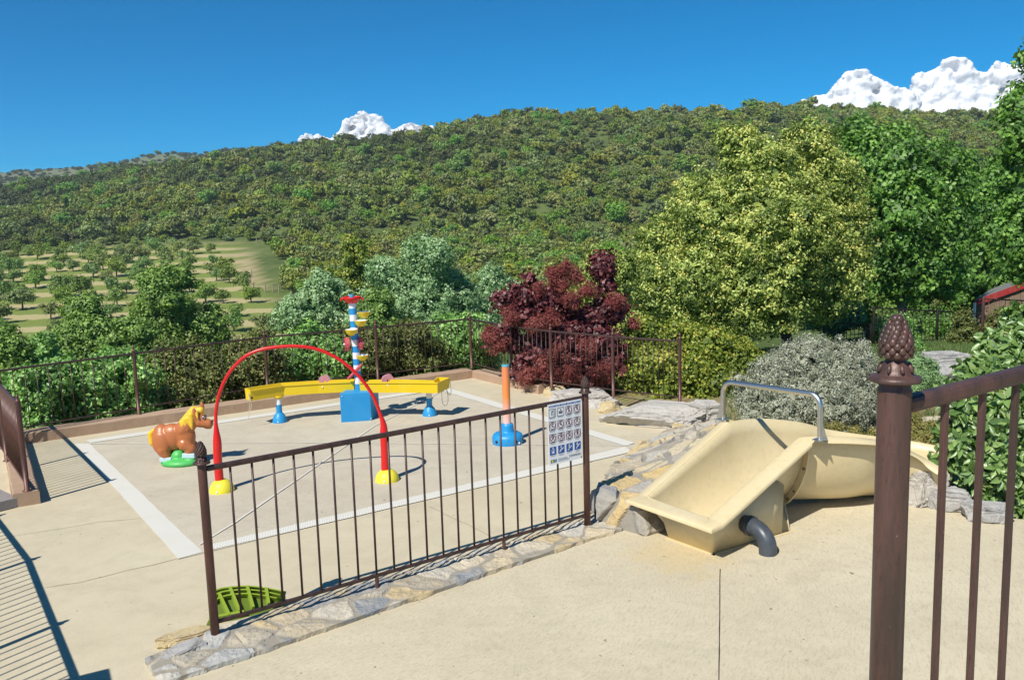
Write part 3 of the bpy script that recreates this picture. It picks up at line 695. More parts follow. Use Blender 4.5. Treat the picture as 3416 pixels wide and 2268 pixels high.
# the low railing in front, with pine cone finials
def near_t(px):   # where the foot row of a baluster falls along the railing
    y = np.interp(px, [734, 1948], [2073, 1722]); p = hit(px, y, fl, fnor); return (p-fl).dot(fdir)/(fr-fl).length
bx = [805, 875, 944.5, 1010, 1073, 1135, 1197, 1257, 1316, 1371, 1426.5, 1480, 1532, 1583, 1633.5, 1681, 1729, 1775, 1821, 1865, 1908]
nr = railing('low_railing', 'low brown iron railing in the stone edging, with the pictogram sign on its right end',
        [fl, fr], 1.09, .115, 21, .027, detail=True, ts=[[near_t(x) for x in bx]], bal_r=.0078, rail_r=.018, base_plate=False)
for x in (1257, 1681):
    t = near_t(x); p = fl.lerp(fr, t); MB().tube([p+Vector((0, 0, -.02)), p+Vector((0, 0, .115))], .013, 8).build('support_stub', 'post_metal', nr)
# far railings
k2 = kdir.cross(Vector((0, 0, 1)))*-1
def K(x, y): p = G(x, y, .13); return p
fp_ = [K(467, 1385), K(898, 1310), K(1266, 1268), K(1579, 1230)]
fd = (fp_[1]-fp_[0]).normalized(); fp_ = [fp_[0]-fd*1.8]+fp_; fp_ = [p+Vector((-kdir.y, kdir.x, 0))*.05 for p in fp_]
railing('terrace_railing', 'long brown iron railing on the far left kerb, with pointed post caps', fp_, .80, .09, [13, 13, 12, 13], .022, bal_r=.006, rail_r=.013, fin_sc=.55, bal_side=6)
rp = [fp_[-1], K(1708, 1268), K(1840, 1293), K(2046, 1322), K(2268, 1348)]
railing('terrace_railing', 'brown iron railing in front of the dark red smoke bush, running on to the boulders', rp, .80, .09, [12, 8, 11, 12], .022, bal_r=.0055, rail_r=.013, fin_sc=.55, skip_first=True, bal_side=6)
lp = [G(91, 1637, .13), G(24, 1537, .13)]; ldir = (lp[1]-lp[0]).normalized(); lp.append(lp[1]+ldir*1.38)
railing('side_railing', 'rusty iron railing seen end on at the left edge, on a rendered kerb', lp, .82, .07, 13, .024, finial=True, rail_mat='post_metal', fin_sc=.5, bal_r=.009, rail_r=.019)
# stair railing left of the picture, throws the slatted shadow
sp = []
for x, y in ((228, 2067), (135, 1856), (19, 1713)):
    p = G(x, y); sp.append(Vector((p.x-SUNH.x*1.0, p.y-SUNH.y*1.0, .02)))
d_ = (sp[1]-sp[0]); sp = [sp[0]-d_*.75]+sp+[sp[-1]+(sp[-1]-sp[-2])]
railing('stair_railing', 'brown iron railing by the stairs, known here by its slatted shadow on the terrace', sp, .87, .10, [10, 13, 13, 13], .022, bal_r=.0065, rail_r=.018, fin_sc=.6)
# unseen pillar, put in to cast the corner shadow entering at the bottom
o = MB().box(Vector((-3.10, 3.72, .64)), (.36, .36, 1.32), rz=.5, bevel=.015).build('shadow_pillar', 'kerb_render'); tag(o, 'unseen rendered pillar added to throw the corner shadow at the bottom left', 'pillar')
# foreground railing on the upper landing
P0 = Vector((PT(2984, 1324, 1.9).x, 1.9, 0)); rd = Vector((.93, .37, 0)).normalized(); rn = Vector((rd.y, -rd.x, 0))
zl = 1.02
ra = hit(3041, 1344, P0, rn); rb = hit(3416, 1246, P0, rn); sl_ = (rb.z-ra.z)/((rb-ra).dot(rd))
def RZ(s): return ra.z+sl_*(s-(ra-P0).dot(rd))
root = empty('landing_railing', (P0.x, P0.y, zl)); tag(root, 'large brown iron railing close in the right foreground, pine cone finial on its post', 'railing')
zc = PT(2984, 1253, 1.9).z
mb = MB(); r_ = .0355; mb.lathe([(0, zl), (r_, zl), (r_, zc-.33), (r_, zc-.034), (r_*1.0, zc-.03), (r_*.93, zc-.026), (r_*.93, zc-.012), (r_*.8, zc)], (P0.x, P0.y, 0), 32); pst = mb.build('post', 'near_metal', root)
fo = child('finial', getmesh(('finial', 1.06, True, 'near_metal'), finial_mesh(1.06, True), ['near_metal']), pst, (0, 0, zc-.012-zl))
S1 = 2.2; A = P0+rd*.03; A.z = RZ(.03); B = P0+rd*S1; B.z = RZ(S1); q = (B-A).normalized().to_track_quat('X', 'Z').to_matrix()
MB().box((A+B)/2, ((B-A).length, .042, .037), rot=q, bevel=.011).build('handrail', 'near_metal', root)
s_list = [ (hit(x, 1400, P0, rn)-P0).dot(rd) for x in (3151, 3274, 3383) ]; gp_ = s_list[2]-s_list[1]
while s_list[-1] < S1-.15: s_list.append(s_list[-1]+gp_)
for s_ in s_list:
    p = P0+rd*s_; zt_ = RZ(s_)-.012; MB().box((p.x, p.y, (zt_+zl+.1)/2), (.0145, .0145, zt_-zl-.1), rz=math.atan2(rd.y, rd.x), bevel=.003).build('baluster', 'near_metal', root)
A = P0+Vector((0, 0, zl+.1)); MB().box((A+(A+rd*S1))/2, (S1, .026, .026), rz=math.atan2(rd.y, rd.x)).build('bottom_rail', 'near_metal', root)
pe = P0+rd*(S1+.03); MB().lathe([(0, zl), (.0355, zl), (.0355, RZ(S1)+.05), (0, RZ(S1)+.05)], (pe.x, pe.y, 0), 24).build('post', 'near_metal', root)
mb = MB(); mb.prism([(-1.6, -5, .0), (4.6, -5, .0), (4.6, 2.95, .0), (3.4, 3.0, 0), (.75, 1.96, .0), (-1.6, 1.96, .0)], (0, 0, zl)); o = mb.build('upper_landing', 'deck_concrete'); tag(o, 'raised concrete landing under the viewpoint', kind='structure')

# ------------------------------------------------------------------ stone edging under the low railing
ed = empty('stone_edging', fp(0, .1)); tag(ed, 'long strip of irregular grey and buff flagstones mortared under the low railing', 'stone edging')
outer = [(-.42, .37), (.1, .36), (.9, .32), (1.8, .27), (2.7, .24), (3.2, .24)]; inner = [(-.42, .02), (.1, -.13), (.9, -.13), (1.8, -.12), (2.7, -.10), (3.2, -.10)]
pt = []
for k in range(len(outer)-1):
    a, b, c, d = fp(*outer[k], .028), fp(*outer[k+1], .028), fp(*inner[k+1], .028), fp(*inner[k], .028)
    pt.append((a, b, c, d))
    a2, b2 = fp(*outer[k], -.02), fp(*outer[k+1], -.02); pt.append((a2, b2, b, a))
    c2, d2 = fp(*inner[k+1], -.02), fp(*inner[k], -.02); pt.append((c2, d2, d, c))
pt.append((fp(*inner[0], -.02), fp(*outer[0], -.02), fp(*outer[0], .028), fp(*inner[0], .028)))
stone_surface('flagstones', pt, .235, 'edging_stone', ed, 5, depth=.007, gap=.012, step=.011, aniso=(1, 1, 1.), tilt=.02, wobble=.3)
for (x, y), sz, rz, sd, lb in (((622, 2130), (.46, .25, .09), .55, 3, 'buff slab lying at the left end of the stone edging'), ((600, 2190), (.40, .19, .10), .62, 4, 'grey slab at the bottom left end of the stone edging')):
    p = G(x, y); boulder('flagstone', (p.x, p.y, 0), sz, rz, sd, 'boulder_yellow' if sd == 3 else 'boulder_grey', lb, 'end slabs of the stone edging', 5, .35, .3, 'stone slab')

# ------------------------------------------------------------------ masonry ramp beside the slide
rm = empty('masonry_ramp', G(2060, 1700)); tag(rm, 'sloping rubble masonry bank in grey and ochre stone, left of the slide', 'stone bank')
a0 = G(1998, 1749); a0t = G(1984, 1636, .27); a1 = G(2034, 1571, .22); a2 = G(2089, 1513, .12); a3 = G(2150, 1478, .05); a4 = G(2240, 1434, .03)
s0 = Vector((.97, 6.80, .20)); s1 = Vector((1.18, 7.08, .30)); s2 = Vector((1.42, 7.33, .42)); s3 = Vector((1.66, 7.58, .55)); s4 = Vector((1.84, 7.84, .60)); s5 = G(2385, 1404, .45)
L_ = [a0t, a1, a2, a3, a4, G(2330, 1420, .06)]; R_ = [s0, s1, s2, s3, s4, s5]; pt = []
for k in range(5): pt.append((L_[k], R_[k], R_[k+1], L_[k+1]))
b0 = G(2154, 1789); b1 = Vector((1.45, 6.98, 0))
pt.append((a0, b0, s0, a0t)); pt.append((b0, b1, Vector((1.3, 7.1, .2)), s0))
for k in range(5): a, b = L_[k], L_[k+1]; pt.append((Vector((b.x, b.y, -.03)), Vector((a.x, a.y, -.03)), a, b))
stone_surface('rubble_stonework', pt, .27, 'rubble_stone', rm, 8, depth=.028, gap=.016, step=.014, tilt=.09, wobble=.7)
# boulders
boulder('boulder', G(1950, 1348), (1.25, .72, .34), -.35, 12, 'boulder_stone', 'flat pale boulder behind the sign, under the end of the brown railing', 'boulders edging the far right of the terrace', sink=.4)
boulder('boulder', G(2185, 1405), (1.45, .95, .40), -.45, 21, 'boulder_stone', 'largest flat topped pale boulder, left of the silver bush', 'boulders edging the far right of the terrace', sink=.35)
boulder('boulder', G(2362, 1412), (.62, .62, .46), .3, 33, 'boulder_stone', 'chunky pale boulder touching the top of the slide', 'boulders edging the far right of the terrace', sink=.35)
boulder('boulder', G(2035, 1376), (.42, .3, .24), -.3, 34, 'boulder_yellow', 'small ochre stone wedged between the two flat boulders', 'boulders edging the far right of the terrace', sink=.35, sub=4)
boulder('boulder', G(1850, 1318), (.5, .3, .22), -.6, 35, 'boulder_yellow', 'small buff stone at the end of the right kerb wall', 'boulders edging the far right of the terrace', sink=.3, sub=4)
boulder('boulder', G(2270, 1436), (.26, .2, .16), -.2, 36, 'boulder_yellow', 'little square ochre stone under the flat boulder', 'boulders edging the far right of the terrace', sink=.3, sub=4)
boulder('boulder', G(3088, 1682), (.48, .36, .46), .2, 41, 'boulder_stone', 'pale rounded boulder at the end of the slide', 'boulders below the glossy bush', sink=.25)
boulder('boulder', G(3170, 1700), (.44, .28, .30), -.4, 42, 'boulder_grey', 'dark streaked boulder under the glossy bush', 'boulders below the glossy bush', sink=.3)
boulder('boulder', G(3290, 1735), (.5, .28, .22), -.3, 43, 'boulder_grey', 'low dark boulder shaded by the glossy bush', 'boulders below the glossy bush', sink=.3)
p = PT(3135, 1222, 13.3); boulder('boulder', (p.x, p.y, tz(p.x, p.y)), (.95, .7, .5), .1, 44, 'boulder_grey', 'grey boulder standing alone in the garden below the black fence', sink=.08)

# ------------------------------------------------------------------ wooden deck at the left edge
wd = empty('wooden_deck', G(-20, 1690, 0)); tag(wd, 'corner of a weathered grey plank deck at the left edge', 'wooden deck')
dd = (G(60, 1690)-G(0, 1705)).normalized(); dn = Vector((-dd.y, dd.x, 0)); c0 = G(62, 1690)
for k in range(7):
    c = c0-dd*.62+dn*(.045+k*.062-.03); MB().box(c+Vector((0, 0, .05)), (1.24, .056, .09), rz=math.atan2(dd.y, dd.x), bevel=.004).build('plank', 'deck_wood', wd)

# ------------------------------------------------------------------ water arch
aL, aR = G(741, 1638), G(1292, 1603); ad = (aR-aL).normalized(); mid = (aL+aR)/2
ar = empty('water_arch', mid); tag(ar, 'red tubular water arch on two yellow domed feet', 'water arch')
an_ = Vector((ad.y, -ad.x, 0)); top_z = 1.366; half = (aR-aL).length/2
def onarch(px, py): p = hit(px, py, mid, an_); return (p-mid).dot(ad), p.z
sk_ = [(733, 1608), (727, 1540), (725, 1480), (722, 1440), (720, 1405), (721, 1370), (731, 1316), (752, 1265), (782, 1222), (823, 1186), (872, 1166), (930, 1157), (986, 1155), (1046, 1162), (1107, 1185), (1160, 1220), (1210, 1270), (1247, 1326), (1268, 1380), (1279, 1415), (1281, 1445), (1284, 1500), (1286, 1573)]
pts = []; rr = []
Y_ = mid.y
for k, (x, y) in enumerate(sk_):
    s_, z_ = onarch(x, y); pts.append(mid+ad*s_+Vector((0, 0, z_)))
# smooth the tube with catmull-rom
def catmull(P, n=6):
    P = [Vector(p) for p in P]; out = []
    for i in range(len(P)-1):
        p0 = P[max(i-1, 0)]; p1 = P[i]; p2 = P[i+1]; p3 = P[min(i+2, len(P)-1)]
        for k in range(n):
            t = k/n; out.append(.5*((2*p1)+(p2-p0)*t+(2*p0-5*p1+4*p2-p3)*t*t+(3*p1-p0-3*p2+p3)*t**3))
    out.append(P[-1]); return out
pts = [Vector((aL.x+ (pts[0]-aL).x*0, aL.y, .05))+(pts[0]-Vector((aL.x, aL.y, pts[0].z)))*.8]+pts+[Vector((aR.x, aR.y, .05))+(pts[-1]-Vector((aR.x, aR.y, pts[-1].z)))*.8]
cr = catmull(pts, 6)
zN = .62
def arad(p):
    z = p.z
    if z < .45: return .041
    if z < .70: t = (z-.45)/.25; t = t*t*(3-2*t); return .041+(.0165-.041)*t
    return .0165
MB().tube(cr, [arad(p) for p in cr], 18).build('hoop', 'red', ar)
for f_ in (aL, aR):
    r = .118; mb = MB(); mb.lathe([(r, 0), (r*1.01, .012), (r*.97, .035), (r*.88, .065), (r*.72, .09), (r*.52, .108), (.044, .117), (0, .121)], f_, 28)
    ft = mb.build('foot_dome', 'pale_yellow', ar)
    p = f_+Vector((-.01, -r*.98, .025)); MB().ell(p, (.012, .008, .012), 2).build('bolt_cap', 'white', ft)

# ------------------------------------------------------------------ water play tower and troughs
bF, bR, bB = G(1138, 1410), G(1240, 1403), G(1257, 1388)
bx_d = (bR-bF).normalized(); bn = Vector((-bx_d.y, bx_d.x, 0)); bw = (bR-bF).length; bd = .40; bh = .375
tw = empty('water_tower_toy', (bF+bR)/2+bn*bd/2); tag(tw, 'blue and white striped water play tower with yellow scoops on a blue box', 'water play tower')
bc = (bF+bR)/2+bn*bd/2
sdv = Vector((.11, .99, 0))*bd; MB().prism([bF, bR, bR+sdv, bF+sdv], (0, 0, bh)).build('base_box', 'blue', tw)
bv = tw.children[0].modifiers.new('b', 'BEVEL'); bv.width = .008; bv.segments = 2
tb = Vector((G(1204, 1398).x, G(1204, 1398).y, 0)); 
tpb = bc+bx_d*.0+Vector((0, 0, bh)); tpb = Vector((tb.x-.02, tb.y+.08, bh))
ttop = Vector((PT(1174, 1007, tpb.y).x, tpb.y, PT(1174, 1007, tpb.y).z)); hT = ttop.z-bh
mb = MB(); nb_ = 14
for k in range(nb_):
    a = tpb.lerp(ttop, k/nb_); b = tpb.lerp(ttop, (k+1)/nb_); r = .046; r2 = .046
    mb.tube([a, b], [r, r2], 22, mi=(1 if k % 2 else 0), cap=False)
col = mb.build('column', ['blue', 'white'], tw)
mb = MB(); mb.lathe([(.0, -.02), (.06, -.016), (.095, .01), (.112, .045), (.122, .062), (.118, .066), (.106, .058), (.08, .036), (0, .03)], ttop, 28); bowl = mb.build('top_bowl', 'red', tw)
mb = MB(); mb.lathe([(.0, .03), (.075, .04), (.08, .05), (.05, .056), (0, .058)], ttop, 24); mb.build('bowl_insert', 'yellow', bowl)
mb = MB(); mb.lathe([(.026, .05), (.028, .085), (.022, .094), (0, .096)], ttop, 16); mb.build('knob', 'blue', bowl)
for a in (0, math.pi): d = Vector((math.cos(a), math.sin(a), 0)); MB().tube([ttop+d*.105+Vector((0, 0, .045)), ttop+d*.135+Vector((0, 0, .045)), ttop+d*.142+Vector((0, 0, .015))], .012, 8).build('spout', 'red', bowl)
def cup(px, py_top, dy, wpx=43):
    Y = tpb.y+dy; p = PT(px, py_top, Y); r = wpx/2*Y/F
    mb = MB(); mb.lathe([(0, -r*.95), (r*.45, -r*.85), (r*.8, -r*.5), (r, -.0), (r*1.03, .004), (r*.97, .006), (r*.76, -r*.42), (r*.4, -r*.72), (0, -r*.8)], p, 24)
    c = mb.build('scoop', 'yellow', tw)
    mb = MB(); mb.lathe([(r*.965, .0065), (r*.74, -r*.40), (r*.38, -r*.69), (0, -r*.77)], p, 24); mb.build('scoop_lining', 'white', c)
    ax = tpb.lerp(ttop, (p.z-bh)/hT); MB().tube([p+Vector((0, 0, -r*.2)), Vector((ax.x, ax.y, p.z-r*.2))], .009, 8).build('bracket', 'white', c)
cup(1214, 1041, .02); cup(1203, 1070, -.09); cup(1172, 1100, -.12); cup(1208, 1185, -.05, 41)
def wheel(px, py, r, dx):
    Y = tpb.y; p = PT(px, py, Y); mb = MB(); ax = Vector((1, .25, 0)).normalized()
    mb.lathe([(r*.35, -.028), (r, -.028), (r, .028), (r*.35, .028), (r*.35, -.028)], p, 20, axis=ax, smooth=False)
    o = mb.build('paddle_wheel', 'red_faded', tw)
    mb = MB()
    for k in range(6):
        a = k*math.pi/3; d = Vector((-ax.y*math.cos(a), ax.x*math.cos(a), math.sin(a))); mb.box(p+d*r*.7, (.062, .008, r*.55), rot=(d.to_track_quat('Z', 'X').to_matrix()), mi=0)
    mb.build('paddles', 'pink', o); MB().tube([p-ax*.05, p+ax*.05], .012, 10).build('axle', 'white', o)
wheel(1158, 1148, .085, -1); wheel(1202, 1145, .082, 1)
a = PT(1161.6, 1264, tpb.y-.07); b = PT(1206, 1216, tpb.y-.05); MB().tube([a, b], .019, 14).build('tilting_tube', 'red_faded', tw)
MB().ell((a+b)/2+Vector((0, -.015, 0)), (.012, .012, .012), 1).build('bolt_cap', 'white', tw)
for px, py in ((1141, 1322), (1238, 1396)): MB().ell(PT(px, py, bF.y-.003), (.008, .006, .008), 1).build('bolt_cap', 'white', tw)
def trough(label, pxf, wtr, ztop, zbot, Yl, stand, wheelpx, boltpx, rope):
    """pxf: top front edge points in the photo; the channel goes back by wtr"""
    P = [G(x, y, ztop) for x, y in pxf]; n = len(P)
    root = empty('water_trough', G(*stand)); tag(root, label, 'water trough', 'yellow water troughs joined to the tower')
    nrm = []
    for i in range(n):
        t = (P[min(i+1, n-1)]-P[max(i-1, 0)]); t.z = 0; t.normalize(); nrm.append(Vector((-t.y, t.x, 0)))
    Bk = [P[i]+nrm[i]*wtr for i in range(n)]; dn_ = Vector((0, 0, zbot-ztop)); th = .012
    def sec(i):
        f, b, m = P[i], Bk[i], nrm[i]; lip = .012
        return [f-m*lip, f-m*lip+Vector((0, 0, -.014)), f+Vector((0, 0, -.016)), f+dn_+m*.012, b+dn_-m*.012, b+Vector((0, 0, -.016)), b+m*lip+Vector((0, 0, -.014)), b+m*lip, b-m*th, b-m*(th+.012)+dn_+Vector((0, 0, th)), f+m*(th+.012)+dn_+Vector((0, 0, th)), f+m*th]
    V = []; Fc = []; S = [sec(i) for i in range(n)]; m_ = len(S[0])
    for s_ in S: V += s_
    for i in range(n-1):
        for j in range(m_): Fc.append((i*m_+j, i*m_+(j+1) % m_, (i+1)*m_+(j+1) % m_, (i+1)*m_+j))
    mb = MB(); mb.add(V, Fc)
    for i, sg in ((0, 1), (n-1, -1)):
        s_ = S[i]; t = (P[1]-P[0]).normalized()*.014 if i == 0 else (P[-1]-P[-2]).normalized()*-.014; e = [s_[0], s_[3], s_[4], s_[7]]
        mb.prism([s_[2]+Vector((0, 0, .016)), s_[3]+(s_[2]-s_[2]), s_[4], s_[5]+Vector((0, 0, .016))], t)
    ch = mb.build('channel', 'yellow', root)
    g = G(*stand); mb = MB(); mb.lathe([(.095, 0), (.096, .015), (.088, .05), (.07, .09), (.045, .125), (.038, .13), (.036, .13)], g, 26); cone = mb.build('stand_cone', 'blue', root)
    MB().ell(g+Vector((0, -.092, .022)), (.011, .008, .011), 1).build('bolt_cap', 'white', cone)
    mb = MB(); zs = [.125, .235, zbot-.03]
    mb.tube([g+Vector((0, 0, zs[0])), g+Vector((0, 0, zs[1]))], .037, 20, mi=0, cap=False); mb.tube([g+Vector((0, 0, zs[1])), g+Vector((0, 0, zs[2]))], .037, 20, mi=1, cap=False); mb.build('stand_post', ['blue', 'white'], root)
    mb = MB(); mb.lathe([(.0, -.035), (.04, -.035), (.055, -.02), (.07, .0), (0, .0)], g+Vector((0, 0, zbot+.001)), 20); mb.build('mount', 'yellow', root)
    for (x, y, r) in wheelpx:
        p = G(x, y, ztop)+nrm[n//2]*wtr*.5; mb = MB(); ax = nrm[n//2]; mb.lathe([(r*.2, -.02), (r, -.02), (r, .02), (r*.2, .02)], Vector((p.x, p.y, ztop-.01)), 18, axis=ax, smooth=False)
        for k in range(5):
            a_ = k*math.pi*2/5; t2 = Vector((ax.y, -ax.x, 0)); d = t2*math.cos(a_)+Vector((0, 0, math.sin(a_))); mb.box(Vector((p.x, p.y, ztop-.01))+d*r*.85, (.006, .05, r*.5), rot=d.to_track_quat('Z', 'Y').to_matrix())
        mb.build('paddle_wheel', 'pink', root)
    for x, y in boltpx: p = hit(x, y, P[n//2], nrm[n//2]); MB().ell(p-nrm[n//2]*.004, (.011, .008, .011), 1).build('bolt_cap', 'white', root)
    return root, P, nrm, S
r1, P1, N1, S1_ = trough('left half of the yellow trough, with a knotted string at its end', [(835, 1301), (946, 1284), (1060, 1277), (1180, 1272)], .17, .485, .345, 0, (934, 1408), [(1082, 1272, .075)], [(1076, 1291)], None)
r2, P2, N2, S2_ = trough('right half of the yellow trough, with white ropes looped at its end', [(1199, 1275), (1330, 1274), (1459, 1276), (1500, 1259)], .17, .485, .345, 0, (1434, 1386), [(1298, 1270, .08)], [(1293, 1285)], None)
e = P1[0]
def rope(pts, r, parent, m='rope'):
    MB().tube(catmull(pts, 5), r, 7).build('rope', m, parent)
rope([hit(828, 1310, e, Vector((0, 1, 0))), hit(830, 1330, e-Vector((0, .03, 0)), Vector((0, 1, 0))), hit(833, 1350, e, Vector((0, 1, 0))), hit(831, 1372, e, Vector((0, 1, 0))), hit(829, 1396, e, Vector((0, 1, 0)))], .0035, r1)
rope([hit(830, 1312, e, Vector((0, 1, 0))), hit(836, 1338, e, Vector((0, 1, 0))), hit(839, 1352, e, Vector((0, 1, 0))), hit(836, 1372, e, Vector((0, 1, 0)))], .0035, r1)
MB().lathe([(.008, 0), (.014, .0), (.014, .012), (.0, .012)], hit(841, 1326, e, Vector((0, 1, 0))), 12, axis=(-.3, -1, 0)).build('drain_hole', 'black_dot', r1)
e = P2[-1]; vy = Vector((0, 1, 0))
rope([hit(1474, 1296, e, vy), hit(1474, 1320, e, vy), hit(1477, 1345, e, vy), hit(1487, 1353, e, vy), hit(1494, 1340, e, vy), hit(1494, 1318, e, vy), hit(1488, 1295, e, vy)], .004, r2)
rope([hit(1489, 1282, e, vy), hit(1492, 1305, e, vy), hit(1500, 1318, e, vy), hit(1505, 1305, e, vy), hit(1502, 1280, e, vy), hit(1500, 1262, e, vy)], .004, r2)

# ------------------------------------------------------------------ orange and blue spray post
sg = G(1694, 1478); sr = empty('spray_post', sg); tag(sr, 'water spray post fading from orange to pale pink on a blue round base', 'spray post')
mb = MB(); mb.lathe([(.172, 0), (.176, .02), (.176, .075), (.165, .105), (.14, .122), (.10, .13), (.082, .135), (.074, .15), (.07, .20), (.066, .225), (.05, .232), (.0, .232)], sg, 36); bs_ = mb.build('base', 'blue', sr)
for a in (-2.35, -1.0, -.25): d = Vector((math.cos(a), math.sin(a), 0)); MB().lathe([(0, .0), (.018, 0), (.018, .006), (0, .006)], sg+d*.172+Vector((0, 0, .05)), 12, axis=d).build('nozzle_hole', 'black_dot', bs_)
MB().ell(sg+Vector((.13, -.125, .03)), (.012, .012, .012), 1).build('bolt_cap', 'white', bs_)
zt2 = HZ(sg, 1222); mb = MB(); mb.tube([sg+Vector((0, 0, .23)), sg+Vector((0, 0, .5)), sg+Vector((0, 0, zt2))], [.044, .0435, .043], 24); mb.build('pole', 'orange_fade', sr)
mb = MB(); mb.lathe([(.0445, 0), (.0445, .014), (.04, .02), (0, .02)], sg+Vector((0, 0, zt2)), 24); mb.build('pole_cap', 'aqua', sr)

# ------------------------------------------------------------------ pony figure
hg = G(596, 1556); km = hg.y/F*1.01/5.81
pony = empty('pony_figure', hg); tag(pony, 'brown pony play figure with yellow mane standing on a green base', 'pony figure')
def hp(zx, zy, yy=0.): return Vector((hg.x+(zx-790)*km, hg.y+.10+yy*km, (1352-zy)*km*1.0))
def hell(mb, zx, zy, rx, rz, ry, yy=0., tilt=0.): mb.ell(hp(zx, zy, yy), (rx*km, ry*km, rz*km), 3, rot=Matrix.Rotation(tilt, 3, 'Y'))
def hcap(mb, a, b, ra, rb, n=7):
    a = hp(*a); b = hp(*b)
    for k in range(n): t = k/(n-1); r = (ra+(rb-ra)*t)*km; mb.ell(a.lerp(b, t), (r, r, r), 2)
mb = MB()
hell(mb, 445, 805, 198, 285, 180); hell(mb, 650, 790, 270, 275, 185); hell(mb, 880, 790, 225, 290, 165)
for s_ in (-1, 1): hell(mb, 465, 880, 180, 235, 85, s_*135)
hcap(mb, (880, 650), (1130, 400), 185, 140); hell(mb, 1190, 450, 140, 150, 115, tilt=.3)
hcap(mb, (1210, 500), (1390, 545), 120, 92); hcap(mb, (1330, 600), (1400, 612), 52, 48)
for s_ in (-1, 1):
    hcap(mb, (475, 1010, s_*85), (530, 1150, s_*85), 145, 104)
    hcap(mb, (900, 930, s_*75), (1030, 1015, s_*85), 140, 98); hcap(mb, (1030, 1015, s_*85), (985, 1090, s_*85), 100, 92)
body = remeshed(mb, .0062, 'body', 'horse_brown', pony, 12)
mb = MB(); hcap(mb, (850, 500), (1110, 270), 55, 92, 10); hcap(mb, (1110, 270), (1250, 270), 80, 70, 5); hcap(mb, (1250, 270), (1300, 350), 62, 22, 5)
for s_ in (-1, 1):
    for a, b, ra, rb in (((900, 480), (900, 560), 62, 20), ((960, 440), (990, 625), 68, 16), ((1030, 410), (1100, 605), 80, 18), ((1080, 340), (1100, 540), 76, 30), ((1190, 300), (1225, 395), 45, 14), ((960, 420), (930, 520), 62, 26)):
        hcap(mb, (*a, s_*95), (*b, s_*142), ra, rb, 8)
remeshed(mb, .0048, 'mane', 'mane_yellow', pony, 2)
mb = MB(); hcap(mb, (285, 650), (215, 720), 45, 60, 5); hcap(mb, (215, 720), (235, 900), 62, 66, 6); hcap(mb, (235, 900), (330, 1055), 64, 24, 6); remeshed(mb, .0055, 'tail', 'mane_yellow', pony, 3)
for s_, zx, zy in ((-1, 1160, 300), (1, 1240, 225)):
    mb = MB(); hell(mb, zx, zy-10, 40, 98, 30, s_*118, -.1); e_ = remeshed(mb, .004, 'ear', 'horse_brown', pony, 2)
for s_ in (-1, 1):
    p = hp(1312, 412, s_*76); ey = MB().ell(p, (26*km, 22*km, 38*km), 2).build('eye', 'white', pony); MB().ell(p+Vector((0, s_*16*km, 2*km)), (17*km, 12*km, 27*km), 2).build('pupil', 'black_dot', ey)
    MB().ell(hp(1452, 500, s_*44), (20*km, 26*km, 30*km), 2).build('nostril', 'nostril', pony)
    for a, b in (((418, 1178), (652, 1252)), ((866, 1112), (1112, 1186))):
        c = (hp(a[0], a[1])+hp(b[0], b[1]))/2; MB().box(Vector((c.x, c.y+s_*92*km, c.z)), ((b[0]-a[0])*km, 176*km, (b[1]-a[1]+22)*km), bevel=.008, rot=Matrix.Rotation(.03, 3, 'Y')).build('hoof', 'hoof_blue', pony)
mb = MB(); hell(mb, 790, 1300, 410, 120, 310); hell(mb, 745, 1190, 160, 160, 170); hell(mb, 980, 1260, 200, 110, 220)
for v_i, v in enumerate(mb.v): mb.v[v_i] = (v[0], v[1], max(v[2], .0))
remeshed(mb, .0075, 'green_base', 'base_green', pony, 3)
MB().ell(hp(578, 1328, -190), (.010, .008, .010), 1).build('bolt_cap', 'white', pony)

# ------------------------------------------------------------------ lime plastic fan tray behind the railing
tb0, tb1 = G(664, 2092), G(960, 2014); td = (tb1-tb0).normalized(); tup = (Vector((-td.y, td.x, 0))*.80+Vector((0, 0, .6))).normalized(); tn = td.cross(tup)
if tn.y > 0: tn = -tn
def TP(zx, zy, off=0): return hit(640+zx/5.228, 1900+zy/5.228, tb0+Vector((0, 0, .03)), tn)+tn*off
fan = empty('green_tray', tb0); tag(fan, 'lime green ribbed plastic fan lying behind the left end of the low railing', 'plastic toy')
back = [TP(300, 470), TP(450, 385), TP(640, 350), TP(950, 330), TP(1280, 362), TP(1600, 425), TP(1640, 460), TP(1600, 620), TP(1400, 760), TP(1000, 860), TP(560, 880), TP(250, 960), TP(300, 850)]
MB().prism([p-tn*.012 for p in back], tn*.008).build('tray_panel', 'lime_dark', fan)
def seg(a, b, c, d, h=.05, t=.01):  # upright rib from a to b in the tray plane
    pass
arcs = [((300, 470), (450, 385), (640, 350), (950, 330), (1280, 362), (1600, 425)), ((330, 520), (470, 445), (660, 405), (960, 390), (1280, 425), (1590, 500)), ((360, 590), (500, 520), (690, 475), (980, 460), (1290, 500), (1570, 565))]
for arc in arcs:
    q_ = catmull([TP(*a) for a in arc], 4); V = []; Fc = []
    for i, p in enumerate(q_):
        u_ = tup*.005; V += [p-u_, p+u_, p+u_+tn*.034, p-u_+tn*.034]
    for i in range(len(q_)-1):
        for j in range(4): Fc.append((4*i+j, 4*i+(j+1) % 4, 4*i+4+(j+1) % 4, 4*i+4+j))
    mb = MB(); mb.add(V, Fc); mb.build('arc_rib', 'lime', fan)
